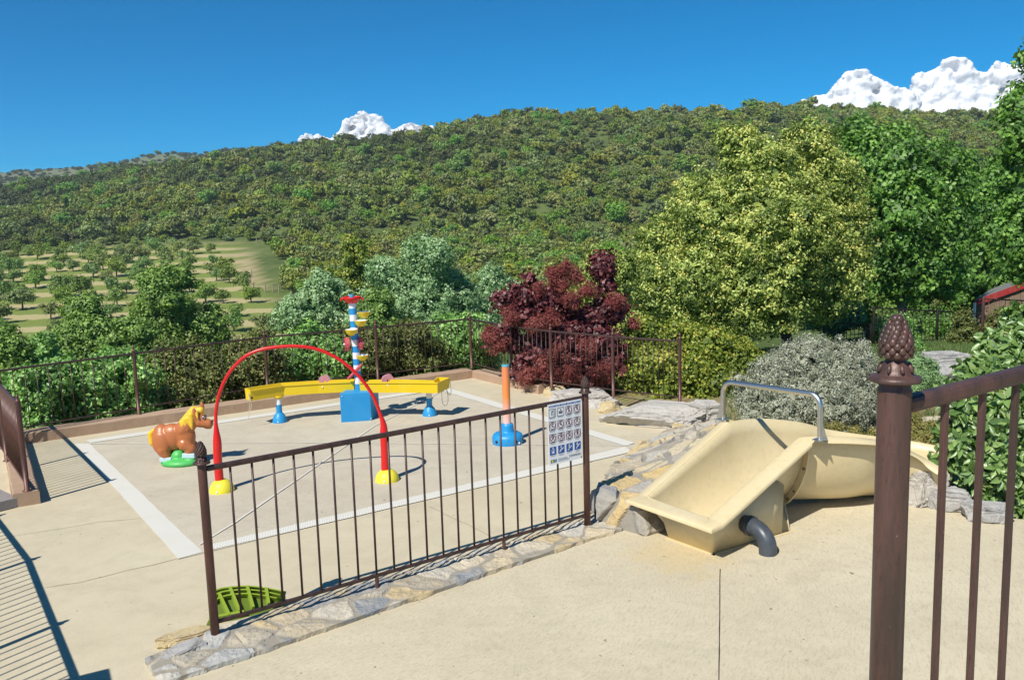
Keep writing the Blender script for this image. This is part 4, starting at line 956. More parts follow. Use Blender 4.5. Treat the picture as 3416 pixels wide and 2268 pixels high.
for a, b in (((470, 470), (640, 830)), ((655, 350), (820, 760)), ((955, 330), (1060, 700)), ((1285, 362), (1330, 640)), ((300, 470), (330, 900)), ((1610, 430), (1560, 640))):
    A, B = TP(*a), TP(*b); m_ = (B-A).normalized().cross(tn)*.009; mb = MB(); mb.prism([A-m_, A+m_, B+m_, B-m_], tn*.042); mb.build('radial_rib', 'lime', fan)
A, B = TP(330, 880), TP(900, 770); mb = MB(); m_ = tup*.008; mb.prism([A-m_, A+m_, B+m_, B-m_], tn*.04); mb.build('lower_rib', 'lime', fan)

# ------------------------------------------------------------------ sign on the railing
sp0 = fl+fnor*.024
def SP(x, y): return hit(x, y, sp0, fnor)
TL, TR, BL, BR = SP(1826, 1350), SP(1938, 1330), SP(1830, 1551), SP(1941, 1529)
sw = ((TR-TL).dot(fdir)+(BR-BL).dot(fdir))/2; shh = ((TL.z-BL.z)+(TR.z-BR.z))/2; so_ = Vector((TL.x, TL.y, (TL.z+TR.z)/2))
sgn = empty('rules_sign', so_+fdir*sw/2-Vector((0, 0, shh))); tag(sgn, 'white rules sign of pictograms in rows, the last row blue, hung on the railing', 'sign')
def sq(u, v, off=0.): return so_+fdir*(u*sw)-Vector((0, 0, v*shh))+fnor*off
mb = MB(); mb.prism([sq(0, 0), sq(1, 0), sq(1, 1), sq(0, 1)], fnor*.004); mb.build('panel', 'sign_white', sgn)
def rectm(mb, u0, v0, u1, v1, off, mi=0): mb.poly([sq(u0, v0, off), sq(u1, v0, off), sq(u1, v1, off), sq(u0, v1, off)], mi)
def strokes(mb, pts, wdt, off, mi=0):
    for (a, b) in zip(pts[:-1], pts[1:]):
        d = Vector((b[0]-a[0], (b[1]-a[1])*shh/sw)); L2 = d.length or 1; n_ = Vector((-d.y, d.x))/L2*wdt
        mb.poly([sq(a[0]+n_.x, a[1]+n_.y*sw/shh, off), sq(b[0]+n_.x, b[1]+n_.y*sw/shh, off), sq(b[0]-n_.x, b[1]-n_.y*sw/shh, off), sq(a[0]-n_.x, a[1]-n_.y*sw/shh, off)], mi)
def circ(mb, cu, cv, r, wdt, off, mi, n=20): strokes(mb, [(cu+r*math.cos(2*math.pi*k/n), cv+r*math.sin(2*math.pi*k/n)*sw/shh) for k in range(n+1)], wdt, off, mi)
mb = MB(); rectm(mb, .03, .025, .97, .052, .0046)
for k in range(26): 
    if k % 5 != 4: rectm(mb, .06+k*.034, .032, .078+k*.034, .045, .0049, 1)
mb.build('header_bar', ['sign_blue', 'sign_white'], sgn)
asp = sw/shh; R = random.Random(4); cap = MB()
fig = {0: [[(-.3, -.6), (-.1, -.5), (-.3, -.3), (0, -.1)], [(-.35, 0), (-.1, .1), (-.3, .4), (.0, .6)], [(-.4, .5), (.1, .4)]], 1: [[(-.6, -.3), (-.6, .4), (.6, .4), (.6, -.3)], [(-.6, 0), (-.2, .1), (.2, .1), (.6, 0)], [(-.2, -.2), (-.2, .4)], [(.2, -.2), (.2, .4)]],
       2: [[(0, -.6), (0, .1)], [(0, .1), (-.2, .6)], [(0, .1), (.15, .6)], [(-.3, -.2), (0, -.3), (.3, .1)]], 3: [[(-.4, -.2), (0, -.5), (.3, -.2)], [(-.2, .3), (.2, 0), (.4, .3)], [(0, -.5), (.1, 0), (-.1, .5)]],
       4: [[(-.4, -.2), (-.1, -.1), (-.3, .3)], [(.2, -.5), (.4, -.3)], [(.0, .4), (.4, .2)]], 5: [[(-.5, -.1), (-.1, -.2), (.1, .1), (.5, 0)], [(-.2, .2), (.2, .3)]], 6: [[(0, -.5), (-.1, 0), (-.4, .3)], [(0, 0), (.4, .4)], [(-.3, -.1), (.3, -.2)], [(-.3, .5), (.4, .5)]], 7: [[(-.6, .5), (.4, -.4)], [(-.2, .1), (.1, .2)], [(.1, -.4), (.5, -.5)]],
       8: [[(-.6, .6), (.6, -.5)], [(-.4, .2), (-.2, .4)], [(.2, -.4), (.5, -.6)]], 9: [[(-.5, .6), (.7, -.4)], [(-.4, -.3), (0, -.4), (0, .1)], [(0, -.4), (.3, -.1)]], 10: [[(-.5, .7), (.7, -.3)], [(-.3, -.5), (0, -.1), (.1, .2)], [(0, -.1), (-.3, .1)]], 11: [[(-.3, .6), (.5, -.5)], [(0, -.6), (.2, -.1), (-.2, .3)], [(-.1, -.3), (.4, -.2)], [(-.3, .1), (.3, .3)]],
       12: [[(0, -.3), (0, .2)], [(0, .2), (-.25, .5)], [(0, .2), (.25, .5)], [(-.6, -.2), (-.3, -.2)], [(.3, -.2), (.6, -.2)], [(-.4, .2), (-.4, .6), (.4, .6), (.4, .2)]], 13: [[(-.7, .7), (.8, -.4)], [(-.5, .3), (0, -.1), (.4, -.3)], [(-.3, .25), (.1, .05)]], 14: [[(-.7, .8), (.8, -.4)], [(-.1, -.5), (.0, .1), (-.2, .4)], [(-.4, -.1), (0, -.2), (.2, .1)]], 15: [[(-.6, .8), (.8, -.5)], [(-.3, -.7), (.0, -.2), (.1, .2)], [(-.4, -.3), (.2, -.4)], [(0, 0), (-.2, .3)]]}
for r in range(4):
    for c in range(4):
        k = r*4+c; cu = .125+c*.245; cv = .148+r*.207; hw = .095; hv = hw*asp; o2 = .0046; mb = MB()
        if r < 3:
            strokes(mb, [(cu-hw, cv-hv), (cu+hw, cv-hv), (cu+hw, cv+hv), (cu-hw, cv+hv), (cu-hw, cv-hv)], .007, o2, 0)
            for s_ in fig[k]: strokes(mb, [(cu+a*hw*.8, cv+b*hv*.8) for a, b in s_], .009, o2+.0004, 2 if k != 7 else 3)
            if k not in (0, 1): circ(mb, cu, cv, hw*.84, .007, o2+.0008, 1); strokes(mb, [(cu-hw*.6, cv-hv*.6), (cu+hw*.6, cv+hv*.6)], .006, o2+.0012, 1)
            if k == 0:
                for j in range(4): circ(mb, cu+hw*.55, cv-hv*.6+j*hv*.4, hw*.16, .004, o2+.0004, 2, 8)
            circ(mb, cu, cv-hv*.48, hw*.14, .008, o2+.0006, 2, 8)
            mb.build('pictogram', ['sign_grey', 'sign_red', 'sign_grey', 'sign_green'], sgn)
        else:
            rectm(mb, cu-hw, cv-hv, cu+hw, cv+hv, o2, 0)
            for s_ in fig[k]: strokes(mb, [(cu+a*hw*.85, cv+b*hv*.85) for a, b in s_], .010, o2+.0006, 1)
            circ(mb, cu-(0 if k in (12,) else .1)*hw, cv-hv*.62, hw*.15, .010, o2+.0008, 1, 8)
            mb.build('pictogram', ['sign_blue', 'sign_white'], sgn)
        for j in range(R.choice([2, 3, 3])):
            l_ = R.uniform(.05, .085); v0 = cv+hv+.010+j*.011
            x = cu-l_
            while x < cu+l_: w2 = R.uniform(.010, .026); rectm(cap, x, v0, min(x+w2, cu+l_), v0+.0045, .0046); x += w2+.006
for j in range(5):
    x = .27
    while x < .52+.02*j: w2 = R.uniform(.01, .03); rectm(cap, x, .915+j*.011, x+w2, .9195+j*.011, .0046); x += w2+.007
strokes(cap, [(.60, .902), (.95, .902), (.95, .93), (.60, .93), (.60, .902)], .004, .0046)
x = .63
while x < .92: w2 = R.uniform(.01, .03); rectm(cap, x, .911, x+w2, .922, .0046); x += w2+.008
cap.build('caption_text', 'sign_text', sgn)
mb = MB(); rectm(mb, .05, .915, .23, .965, .0046, 0); rectm(mb, .15, .918, .225, .962, .005, 1); mb.poly([sq(.10+.028*math.cos(a), .94+.018*math.sin(a), .0052) for a in [k*.524 for k in range(12)]], 2); mb.build('emblem', ['sign_grey', 'aqua', 'pale_yellow'], sgn)
mb = MB(); mb.lathe([(0, 0), (.006, 0), (.004, .003), (0, .003)], sq(.965, .975, .004), 8, axis=fnor); mb.build('fixing_screw', 'sign_grey', sgn)

# ------------------------------------------------------------------ slide
sd = empty('water_slide', (1.9, 7.1, 0)); tag(sd, 'tan fibreglass slide ending in an open basin, flume curving off to the right', 'slide')
# sections: near rim point, far rim point, floor height, squareness
N0 = Vector((1.43, 6.12, .285)); L0 = Vector((.915, 6.85, .285)); NA = Vector((2.37, 6.885, .70)); LA = Vector((1.81, 7.67, .70))
secs = [(N0, L0, None)]
SEC = []
def sect(nr_, fr_, zf, p):
    """near rim to far rim; p = 0 flat floored basin, 1 half round flume"""
    out = []; ax = (fr_-nr_); a_ = .12+(.5-.12)*p; b_ = .60+(.5-.60)*p
    for k in range(25):
        if k <= 8: t = k/8*math.pi/2; x = a_*(1-math.cos(t)); d_ = math.sin(t)
        elif k < 16: x = a_+(b_-a_)*(k-8)/8; d_ = 1.
        else: t = (k-16)/8*math.pi/2; x = b_+(1-b_)*math.sin(t); d_ = math.cos(t)
        q_ = nr_+ax*x; q_.z = q_.z-(q_.z-zf)*d_; out.append(q_)
    return out
axd = ((NA-N0)+(LA-L0)); axd.z = 0; axd.normalize()
inset = .122
def rim(t): return N0.lerp(NA, t), L0.lerp(LA, t)
ctl = []
for t, zf, p in ((.05, None, 0), (.075, .13, 0), (.12, .06, 0), (.24, .05, .02), (.40, .05, .08), (.46, .06, .16), (.65, .075, .45), (.84, .085, .8), (1., .09, 1.)):
    n_, f_ = rim(t); d = (f_-n_).normalized(); n_ = n_+d*inset; f_ = f_-d*inset
    if zf is None: zf = n_.z-.004
    ctl.append((n_, f_, zf, p))
fl_secs = [((2.63, 6.94, .70), (2.18, 7.80, .68), .07), (G(2925, 1468, .66), (2.58, 7.92, .605), .04), (G(2990, 1484, .575), (2.86, 8.0, .51), .02), (G(3045, 1506, .50), (3.2, 8.0, .45), .0), (G(3090, 1533, .43), (3.6, 7.95, .40), -.02), (G(3135, 1568, .36), (3.95, 7.7, .37), -.03)]
for n_, f_, zf in fl_secs:
    n_ = Vector(n_); f_ = Vector(f_); d = (f_-n_).normalized(); ctl.append((n_+d*.05, f_-d*.05, zf, 1.))
# densify
dense = []; arr = np.array([[*a, *b, zf, p] for a, b, zf, p in ctl])
for i in range(len(arr)-1):
    p0, p1, p2, p3 = arr[max(i-1, 0)], arr[i], arr[i+1], arr[min(i+2, len(arr)-1)]
    for k in range(5):
        t = k/5
        if i >= 8: dense.append(.5*((2*p1)+(p2-p0)*t+(2*p0-5*p1+4*p2-p3)*t*t+(3*p1-p0-3*p2+p3)*t**3))
        else: dense.append(p1*(1-t)+p2*t)
dense.append(arr[-1])
ROWSX = [sect(Vector(r[:3]), Vector(r[3:6]), r[6], r[7]) for r in dense]
V = [p for r in ROWSX for p in r]; m_ = 25
Fc = [(i*m_+j, i*m_+j+1, (i+1)*m_+j+1, (i+1)*m_+j) for i in range(len(ROWSX)-1) for j in range(m_-1)]
mb = MB(); mb.add(V, Fc, 0, True); shell = mb.build('flume_shell', 'slide_tan', sd)
sm = shell.modifiers.new('th', 'SOLIDIFY'); sm.thickness = .012; sm.offset = -1
# rim flange: a rolled lip running up the near side, round the front and up the far side
def flange(inner, outer_dir, wid, parent, name, close=False, roll=.035, endfac=1.):
    V = []; Fc = []; prof = [(0, -.010), (.05, .001), (.12, .003), (.5, -.006), (.90, -.018), (.97, -.025), (1., -.036), (1., -roll), (.95, -roll), (.92, -.036), (.5, -.022), (0, -.02)]; m2 = len(prof)
    for p, o_ in zip(inner, outer_dir):
        for a, z in prof: V.append(p+o_*wid*a+Vector((0, 0, z)))
    for i in range(len(inner)-1):
        for j in range(m2): Fc.append((i*m2+j, i*m2+(j+1) % m2, (i+1)*m2+(j+1) % m2, (i+1)*m2+j))
    Fc += [tuple(range(m2)), tuple(range((len(inner)-1)*m2, len(inner)*m2))[::-1]]
    mb = MB(); mb.add(V, Fc, 0, True); o = mb.build(name, 'slide_tan', parent); md = o.modifiers.new('b', 'EDGE_SPLIT'); md.split_angle = math.radians(38); return o
def sidev(a, b): t = (b-a); t.z = 0; t.normalize(); return Vector((t.y, -t.x, 0))
path = []; outd = []
nearR = [r[0] for r in ROWSX]; farR = [r[-1] for r in ROWSX]
side = (N0-L0).normalized()
e2 = [i for i, r in enumerate(dense)]
iA = 40
near1 = nearR[:iA+1][::-1]; far1 = farR[:iA+1]
front = -axd
path = near1+far1; 
outd = [side*1.0 for _ in near1]; outd[-1] = (side+front*1.0); outd += [(-side+front*1.0)]+[-side*1.0 for _ in far1[1:]]
flange(path, outd, .124, sd, 'basin_rim', roll=.048)
def outs(pl, sgn_):
    o_ = []
    for i in range(len(pl)):
        t = pl[min(i+1, len(pl)-1)]-pl[max(i-1, 0)]; t.z = 0; t.normalize(); o_.append(Vector((t.y, -t.x, 0))*sgn_)
    return o_
pn = nearR[iA:]; pf = farR[iA:]
flange(pn, outs(pn, 1), .075, sd, 'flume_rim'); flange(pf, outs(pf, -1), .055, sd, 'flume_rim')
# bolted joint flange under the shell where basin meets flume
jn = ROWSX[iA+1]; tj = (ROWSX[iA+2][12]-ROWSX[iA][12]).normalized(); cen = (jn[0]+jn[-1])/2
V = []; 
for p in jn:
    o_ = (p-cen); o_ = o_-tj*o_.dot(tj); o_.normalize(); dpt = .015+.05*min(1, abs((p-jn[0]).length)/.15)
    V += [p+o_*.006-tj*.008, p+o_*(.006+dpt)-tj*.008, p+o_*(.006+dpt)+tj*.008, p+o_*.006+tj*.008]
mb = MB(); mb.add(V, [(4*i+j, 4*i+(j+1) % 4, 4*i+4+(j+1) % 4, 4*i+4+j) for i in range(24) for j in range(4)], 0, False); jf = mb.build('joint_flange', 'slide_tan', sd)
for k in (2, 4, 5, 7, 9):
    p = jn[k]; o_ = (p-cen); o_ = o_-tj*o_.dot(tj); o_.normalize(); MB().ell(p+o_*.045-tj*.012, (.013, .013, .013), 2).build('bolt', 'bolt_brown', jf)
# thin sealed seam inside
V = []
for p in ROWSX[iA]:
    o_ = (cen-p).normalized(); V += [p+o_*.001-tj*.004, p+o_*.005, p+o_*.001+tj*.004]
mb = MB(); mb.add(V, [(3*i+j, 3*i+j+1, 3*i+4+j, 3*i+3+j) for i in range(24) for j in range(2)], 0, True); mb.build('seam', 'slide_rib', sd)
# sump box below the basin
g0, g1, g2 = G(2380, 1849), G(2231, 1795), G(2637, 1773); g3 = g1+(g2-g0)
def rp_(t, far): n_, f_ = rim(t); d = (f_-n_).normalized(); return (f_-d*inset*.75) if far else (n_+d*inset*.75)
FL_ = G(2203, 1706, .25)
dz_ = Vector((0, 0, .025))
def xp_(t, x, z): n_, f_ = rim(t); p = n_.lerp(f_, x); return Vector((p.x, p.y, z))
def PJ(P):
    d = np.array(P)-C0; z = d@Fw; return CX+F*(d@Rt)/z, CY-F*(d@Up)/z
best = min(((math.hypot(PJ(ROWSX[i][k])[0]-2662, PJ(ROWSX[i][k])[1]-1687), i, k) for i in range(12, iA+1) for k in range(1, 8)))
iq, kq = best[1], best[2]; i0 = 18; shl = []
for q in range(6):
    t = q/5; p = ROWSX[int(round(i0+(iq-i0)*t**.8))][int(round(1+(kq-1)*t**2.6))]; c_ = (ROWSX[int(round(i0+(iq-i0)*t**.8))][0]+ROWSX[int(round(i0+(iq-i0)*t**.8))][-1])/2
    o_ = p-c_; o_.z = 0; shl.append(p+o_.normalized()*.016)
tops = [rp_(.055, 0)-dz_, FL_, xp_(.2, .66, .03), xp_(.62, .66, .03)]
bm = bmesh.new(); lo = [bm.verts.new(p) for p in (g0, g1, g3, g2)]; hi_ = [bm.verts.new(p) for p in tops]; sv = [bm.verts.new(p) for p in shl]
bm.faces.new((lo[0], lo[1], hi_[1], hi_[0])); bm.faces.new((lo[1], lo[2], hi_[3], hi_[2], hi_[1])); bm.faces.new((lo[2], lo[3], sv[-1], hi_[3]))
# near side wall, in strips so that it follows the shell
gm = [bm.verts.new(g0.lerp(g2, t)) for t in (.18, .36, .54, .72, .88)]; low = [lo[0]]+gm+[lo[3]]; upr = [hi_[0]]+sv
for k in range(6): bm.faces.new((low[k], low[k+1], upr[k+1], upr[k]))
bmesh.ops.recalc_face_normals(bm, faces=bm.faces)
ev = [e for e in bm.edges if set(e.verts) == {lo[0], hi_[0]}]
bmesh.ops.bevel(bm, geom=ev, offset=.014, segments=3, affect='EDGES', profile=.5)
mb = MB(); mb.bm(bm, 0, True); sump = mb.build('sump_box', 'slide_tan', sd); md = sump.modifiers.new('e', 'EDGE_SPLIT'); md.split_angle = math.radians(40)
md = sump.modifiers.new('s', 'SOLIDIFY'); md.thickness = .01; md.offset = -1
mb = MB()
for a, b in ((g0, g1), (g0, g2)):
    t = (b-a).normalized(); o_ = Vector((t.y, -t.x, 0)); o_ = o_ if o_.y < 0 else -o_
    mb.prism([a-t*.03, b+t*.02, b+t*.02+o_*.03, a-t*.03+o_*.03], (0, 0, .008))
mb.build('foot_flange', 'slide_tan', sd)
# drain elbow
pin = G(2512, 1779, .20); pd = Vector((.66, -.75, 0)).normalized(); pin2 = G(2490, 1768, .22)
pb = G(2561, 1848, 0); ps = Vector((pb.x, pb.y, .0))
hd = Vector((.513, -.858, 0))*.13; c1 = Vector((pb.x, pb.y, .17))-hd; 
pts = [c1-hd*2.2, c1-hd*.8, c1-hd*.12]+[c1+hd*(-.12+1.12*math.sin(a))+Vector((0, 0, -.12*(1-math.cos(a)))) for a in (.3, .6, .9, 1.2, 1.45)]+[Vector((pb.x, pb.y, .03)), Vector((pb.x, pb.y, -.01))]
mb = MB(); mb.tube(catmull(pts, 3), .066, 24); pe_ = mb.build('drain_elbow', 'pipe_grey', sd)
mb = MB(); mb.lathe([(.066, 0), (.078, 0), (.078, .03), (.066, .03)], c1-hd.normalized()*.06, 24, axis=hd.normalized()); mb.build('elbow_collar', 'pipe_grey', pe_)
# steel hand rail over the slide
hn = (rim(.98)[0]+rim(.98)[1])/2; hA = rim(.97)[0]+side*-.02+Vector((0, 0, .0)); hB = rim(.99)[1]-side*-.02
hA = G(2735, 1466, .705); hB = G(2412, 1398, .705)
zA = .705+.42; 
tA = HZ(hA, 1318); tB = HZ(hB, 1272)
def bendpts(A, B, za, zb, r=.10):
    up = Vector((0, 0, 1)); h = (B-A); h.z = 0; h.normalize(); a1_ = Vector((A.x, A.y, za)); b1_ = Vector((B.x, B.y, zb)); d = (b1_-a1_).normalized()
    out = [A, Vector((A.x, A.y, za-r))]
    for k in range(1, 8): t = k/8*math.pi/2; out.append(Vector((A.x, A.y, za-r))+up*r*math.sin(t)+d*r*(1-math.cos(t)))
    out.append(a1_+d*r); out.append(b1_-d*r)
    for k in range(1, 8): t = k/8*math.pi/2; out.append(b1_-d*r+d*r*math.sin(t)-up*r*(1-math.cos(t)))
    out += [Vector((B.x, B.y, zb-r)), B]; return out
hr = empty('steel_handrail', (hA+hB)/2); tag(hr, 'bent stainless steel grab rail bolted across the slide rims', 'handrail')
MB().tube(bendpts(hA-Vector((0, 0, .01)), hB-Vector((0, 0, .01)), tA, tB), .0225, 18).build('rail_tube', 'steel', hr)
hd2 = (hB-hA); hd2.z = 0; hd2.normalize()
for p, s_ in ((hA, -1), (hB, 1)):
    mb = MB(); mb.box(p+Vector((0, 0, .004)), (.12, .075, .007), rz=math.atan2(axd.y, axd.x), bevel=.002); mb.build('mounting_plate', 'steel', hr)
    mb = MB(); q_ = p+hd2*s_*.02; mb.prism([q_+Vector((0, 0, .005)), q_+hd2*s_*.05+Vector((0, 0, .005)), q_+Vector((0, 0, .15))], Vector((-hd2.y, hd2.x, 0))*.005); mb.build('gusset', 'steel', hr)

# ------------------------------------------------------------------ black fence, shed, pole in the garden
def gpt(x, Y): p = PT(x, 1100, Y); return Vector((p.x, Y, tz(p.x, Y)))
def fenceheight(P, y): return HZ(P, y)-P.z
pA, pB, pC = gpt(2914, 22), gpt(3126, 22.4), gpt(3277, 22.9)
hA_ = HZ(pA, 1027)-pA.z
railing('garden_fence', 'black iron fence panels standing in the garden grass beyond the silver bush', [pA, pB, pC], [hA_, HZ(pB, 1038)-pB.z, HZ(pC, 1048)-pC.z], .06, [15, 11], .035, finial=False, rail_mat='dark_iron', post_mat='dark_iron', bal_r=.009, rail_r=.02, base_plate=False, bal_side=6)
pD, pE = gpt(2747, 24), gpt(2906, 22.6)
railing('garden_fence', 'lower black iron fence half hidden behind the silver bush', [pD, pE], [HZ(pD, 1072)-pD.z, HZ(pE, 1085)-pE.z], .06, [11], .03, finial=False, rail_mat='dark_iron', post_mat='dark_iron', bal_r=.008, rail_r=.018, base_plate=False, bal_side=6)
pF, pG_ = gpt(3277, 19.5), gpt(3560, 19.9)
railing('garden_fence', 'rust coloured iron fence in front of the red edged shed', [pF, pG_], [HZ(pF, 997)-pF.z, HZ(pG_, 1010)-pG_.z], .06, [15], .032, finial=False, rail_mat='post_metal', post_mat='post_metal', bal_r=.007, rail_r=.016, base_plate=False, bal_side=6)
shd = empty('shed', gpt(3400, 31)); tag(shd, 'plank shed with a grey sloping roof edged in red at the right edge', 'shed')
r0 = PT(3252, 1006, 29.); r1_ = PT(3480, 923, 27.5); r2_ = PT(3560, 945, 33); r3 = PT(3345, 968, 37)
mb = MB(); tvec = Vector((0, 0, .05)); mb.prism([r0, r1_, r1_+Vector((2.4, 3.4, .03)), r0+Vector((2.4, 3.4, .03))], (0, 0, .06)); mb.build('roof', 'roof_sheet', shd)
mb = MB(); dv = (r1_-r0).normalized(); mb.prism([r0-Vector((0, .04, .145)), r1_-Vector((0, .04, .145)), r1_-Vector((0, .04, -.05)), r0-Vector((0, .04, -.05))], (0, .035, 0)); mb.build('red_fascia', 'shed_red', shd)
gz = tz(r0.x, r0.y); mb = MB(); L2 = (r1_-r0).length; k = 0; s_ = .25
while s_ < L2-.05:
    w2 = .16+.04*math.sin(k*7.3); a = r0+dv*s_; b = r0+dv*min(s_+w2-.012, L2); off = Vector((0, .1+.01*(k % 2), 0))
    mb.prism([Vector((a.x, a.y, gz-.2))+off, Vector((b.x, b.y, gz-.2))+off, b+off-Vector((0, 0, .12)), a+off-Vector((0, 0, .12))], (0, .03, 0)); s_ += w2; k += 1
mb.build('plank_wall', 'plank_wood', shd)
mb = MB(); a = r0+dv*.2+Vector((0, .2, 0)); mb.prism([Vector((a.x, a.y, gz-.2)), Vector((r1_.x, r1_.y+.2, gz-.2)), Vector((r1_.x, r1_.y+.2, r1_.z-.1)), Vector((a.x, a.y, a.z-.1))], (2.0, 2.9, 0)); mb.build('shed_body', 'plank_wood', shd)
pw = PT(3250, 1050, 28.6); mb = MB(); mb.tube([Vector((pw.x, pw.y, tz(pw.x, pw.y)-.1)), Vector((pw.x, pw.y, PT(3250, 1010, 28.6).z))], .045, 12); o = mb.build('downpipe', 'pole_white', shd)
# sandy garden path patches
def patch(name, pxs, Yz, mat, label, z=None):
    pts = [PT(x, y, Y) for x, y, Y in pxs]; mb = MB(); pts = [(p.x, p.y, tz(p.x, p.y)+.05) for p in pts]; mb.poly(pts); o = mb.build(name, mat); tag(o, label, kind='structure')
patch('garden_path', [(3080, 1290, 11.5), (3200, 1290, 11.5), (3300, 1245, 13.5), (3160, 1240, 13.5)], 0, 'deck_concrete', 'pale sandy path in the garden')
patch('garden_path', [(3030, 1420, 9.4), (3170, 1420, 9.4), (3170, 1360, 10.6), (3030, 1370, 10.6)], 0, 'deck_concrete', 'pale sandy path behind the slide')

# ------------------------------------------------------------------ planting
T = tree
GRP = 'broadleaf trees in the valley beyond the terrace'
# yellow-green holm oak
ob = PT(2645, 1130, 23.); ob.z = tz(ob.x, ob.y)
ok = [(2470, 500, 75, 0), (2700, 500, 95, .3), (2560, 600, 135, -.4), (2760, 640, 120, .2), (2330, 640, 75, .2), (2380, 760, 150, -.6), (2600, 780, 190, -1.2), (2790, 780, 120, 0), (2210, 800, 85, .2), (2190, 930, 95, 0), (2330, 940, 150, -.8), (2540, 960, 170, -1.3), (2740, 930, 150, -.5), (2830, 870, 80, .3), (2440, 1020, 110, -.8), (2230, 1020, 80, -.2), (2580, 1040, 75, -.6), (2740, 1010, 75, 0), (2860, 740, 45, .3), (2270, 690, 50, .2), (2140, 1020, 50, 0), (2640, 450, 40, .3), (2420, 455, 40, 0), (2660, 690, 120, -.5), (2480, 700, 110, -.8)]
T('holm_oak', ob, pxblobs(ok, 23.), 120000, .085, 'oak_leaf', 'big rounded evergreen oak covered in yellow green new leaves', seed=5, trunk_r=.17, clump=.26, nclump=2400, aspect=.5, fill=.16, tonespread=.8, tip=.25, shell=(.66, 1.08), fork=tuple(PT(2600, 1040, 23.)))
# shrub skirt under the oak, by the brown railing
sk1 = [(2150, 1130, 70, 0), (2250, 1150, 80, .2), (2360, 1160, 75, .1), (2460, 1200, 70, .2), (2180, 1230, 75, -.4), (2300, 1250, 75, -.5), (2400, 1290, 65, -.6), (2480, 1310, 50, -.6), (2110, 1190, 45, .2), (2090, 1270, 50, -.2), (2220, 1320, 45, -.7), (2330, 1350, 42, -.8), (2420, 1370, 36, -.8)]
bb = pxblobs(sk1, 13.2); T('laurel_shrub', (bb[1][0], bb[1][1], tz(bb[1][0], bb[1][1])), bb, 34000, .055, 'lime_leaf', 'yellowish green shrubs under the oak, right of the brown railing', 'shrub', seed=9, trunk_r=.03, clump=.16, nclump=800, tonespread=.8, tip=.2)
sk2 = [(2080, 900, 60, 0), (1990, 870, 50, .2), (1960, 960, 60, .3), (1900, 1010, 50, .4), (2060, 1010, 60, .3), (2100, 1090, 50, .1), (1980, 1080, 60, .2)]
bb = pxblobs(sk2, 15.0); T('yellow_shrub', (bb[1][0], bb[1][1], tz(bb[1][0], bb[1][1])), bb, 14000, .05, 'oak_leaf', 'loose yellow green shrub behind the red smoke bush', 'shrub', seed=10, trunk_r=.03, clump=.14, nclump=300, shell=(.4, 1.15))
# red smoke bush
rb_ = [(1700, 1015, 50, 0), (1750, 1040, 35, 0), (1800, 1000, 48, .1), (1780, 1060, 40, .1), (1850, 1000, 40, 0), (1880, 1050, 40, .1), (1660, 1120, 38, -.1), (1700, 1130, 42, 0), (2010, 885, 46, .1), (2030, 950, 26, .1), (2000, 1040, 44, 0), (2050, 1030, 44, 0), (1960, 1060, 45, .1), (1830, 1110, 60, 0), (1900, 1130, 70, -.1), (1990, 1130, 68, -.1), (1770, 1150, 48, 0), (1800, 1210, 66, -.2), (1880, 1220, 68, -.2), (1960, 1230, 66, -.2), (2030, 1210, 50, -.2), (1760, 1220, 50, -.1), (2040, 1150, 40, -.1), (1740, 980, 30, 0), (1770, 930, 22, .1)]
bb = pxblobs(rb_, 13.1); t = T('smoke_bush', (bb[14][0], bb[14][1], tz(bb[14][0], bb[14][1])), bb, 26000, .062, 'red_leaf', 'dark red smoke bush with rosy plumes behind the brown railing', 'shrub', seed=21, trunk_r=.03, clump=.15, nclump=620, aspect=.8, tonespread=.7, shell=(.5, 1.1), barkm='twig')
pl = [(1850, 915, 34, 0), (1890, 890, 20, .1), (1915, 920, 28, .1), (1870, 945, 34, 0), (1800, 960, 22, 0), (1910, 1000, 30, -.1), (1960, 970, 26, 0), (1790, 1080, 34, -.1), (1700, 1050, 30, -.1), (1640, 1120, 30, -.1), (2060, 1000, 28, -.1), (1960, 1160, 36, -.3), (2010, 1240, 38, -.35), (1900, 1250, 40, -.35), (1820, 1230, 40, -.35), (1840, 1060, 30, -.1), (1870, 1180, 30, -.3), (1760, 1250, 30, -.3), (2120, 1080, 18, 0), (1660, 1150, 26, -.1)]
V, tone = crown(pxblobs(pl, 12.9), 44000, .042, 31, aspect=.28, clump=.10, nclump=500, fill=0, shell=(.0, 1.1)); link('plumes', quadmesh('plumes', V-np.array(t.location), tone), t, ['smoke_plume'])
# hedge of mixed bushes beyond the far left railing
def alongfence(s, off): p = fp_[1]+fd*s+Vector((-fd.y, fd.x, 0))*off; return p
R = random.Random(3)
hedge = []
labels_h = ['dense leafy green bush behind the left railing post, lit bright green at its foot', 'glossy green bush just right of the first full railing post', 'brownish green shrub behind the railing above the pony', 'olive shrub behind the railing inside the red arch', 'dark green shrub behind the railing left of the striped tower', 'olive brown shrub behind the striped tower', 'green shrub behind the railing right of the striped tower', 'green shrub in the far corner of the railings', 'dark bush at the left end of the railing, over the shaded grass']
spec = [(200, 1330, 'hedge_leaf'), (390, 1300, 'hedge_leaf'), (620, 1270, 'brown_hedge'), (830, 1245, 'brown_hedge'), (1030, 1215, 'hedge_leaf'), (1180, 1205, 'brown_hedge'), (1350, 1190, 'brown_hedge'), (1520, 1165, 'hedge_leaf'), (60, 1370, 'hedge_leaf')]
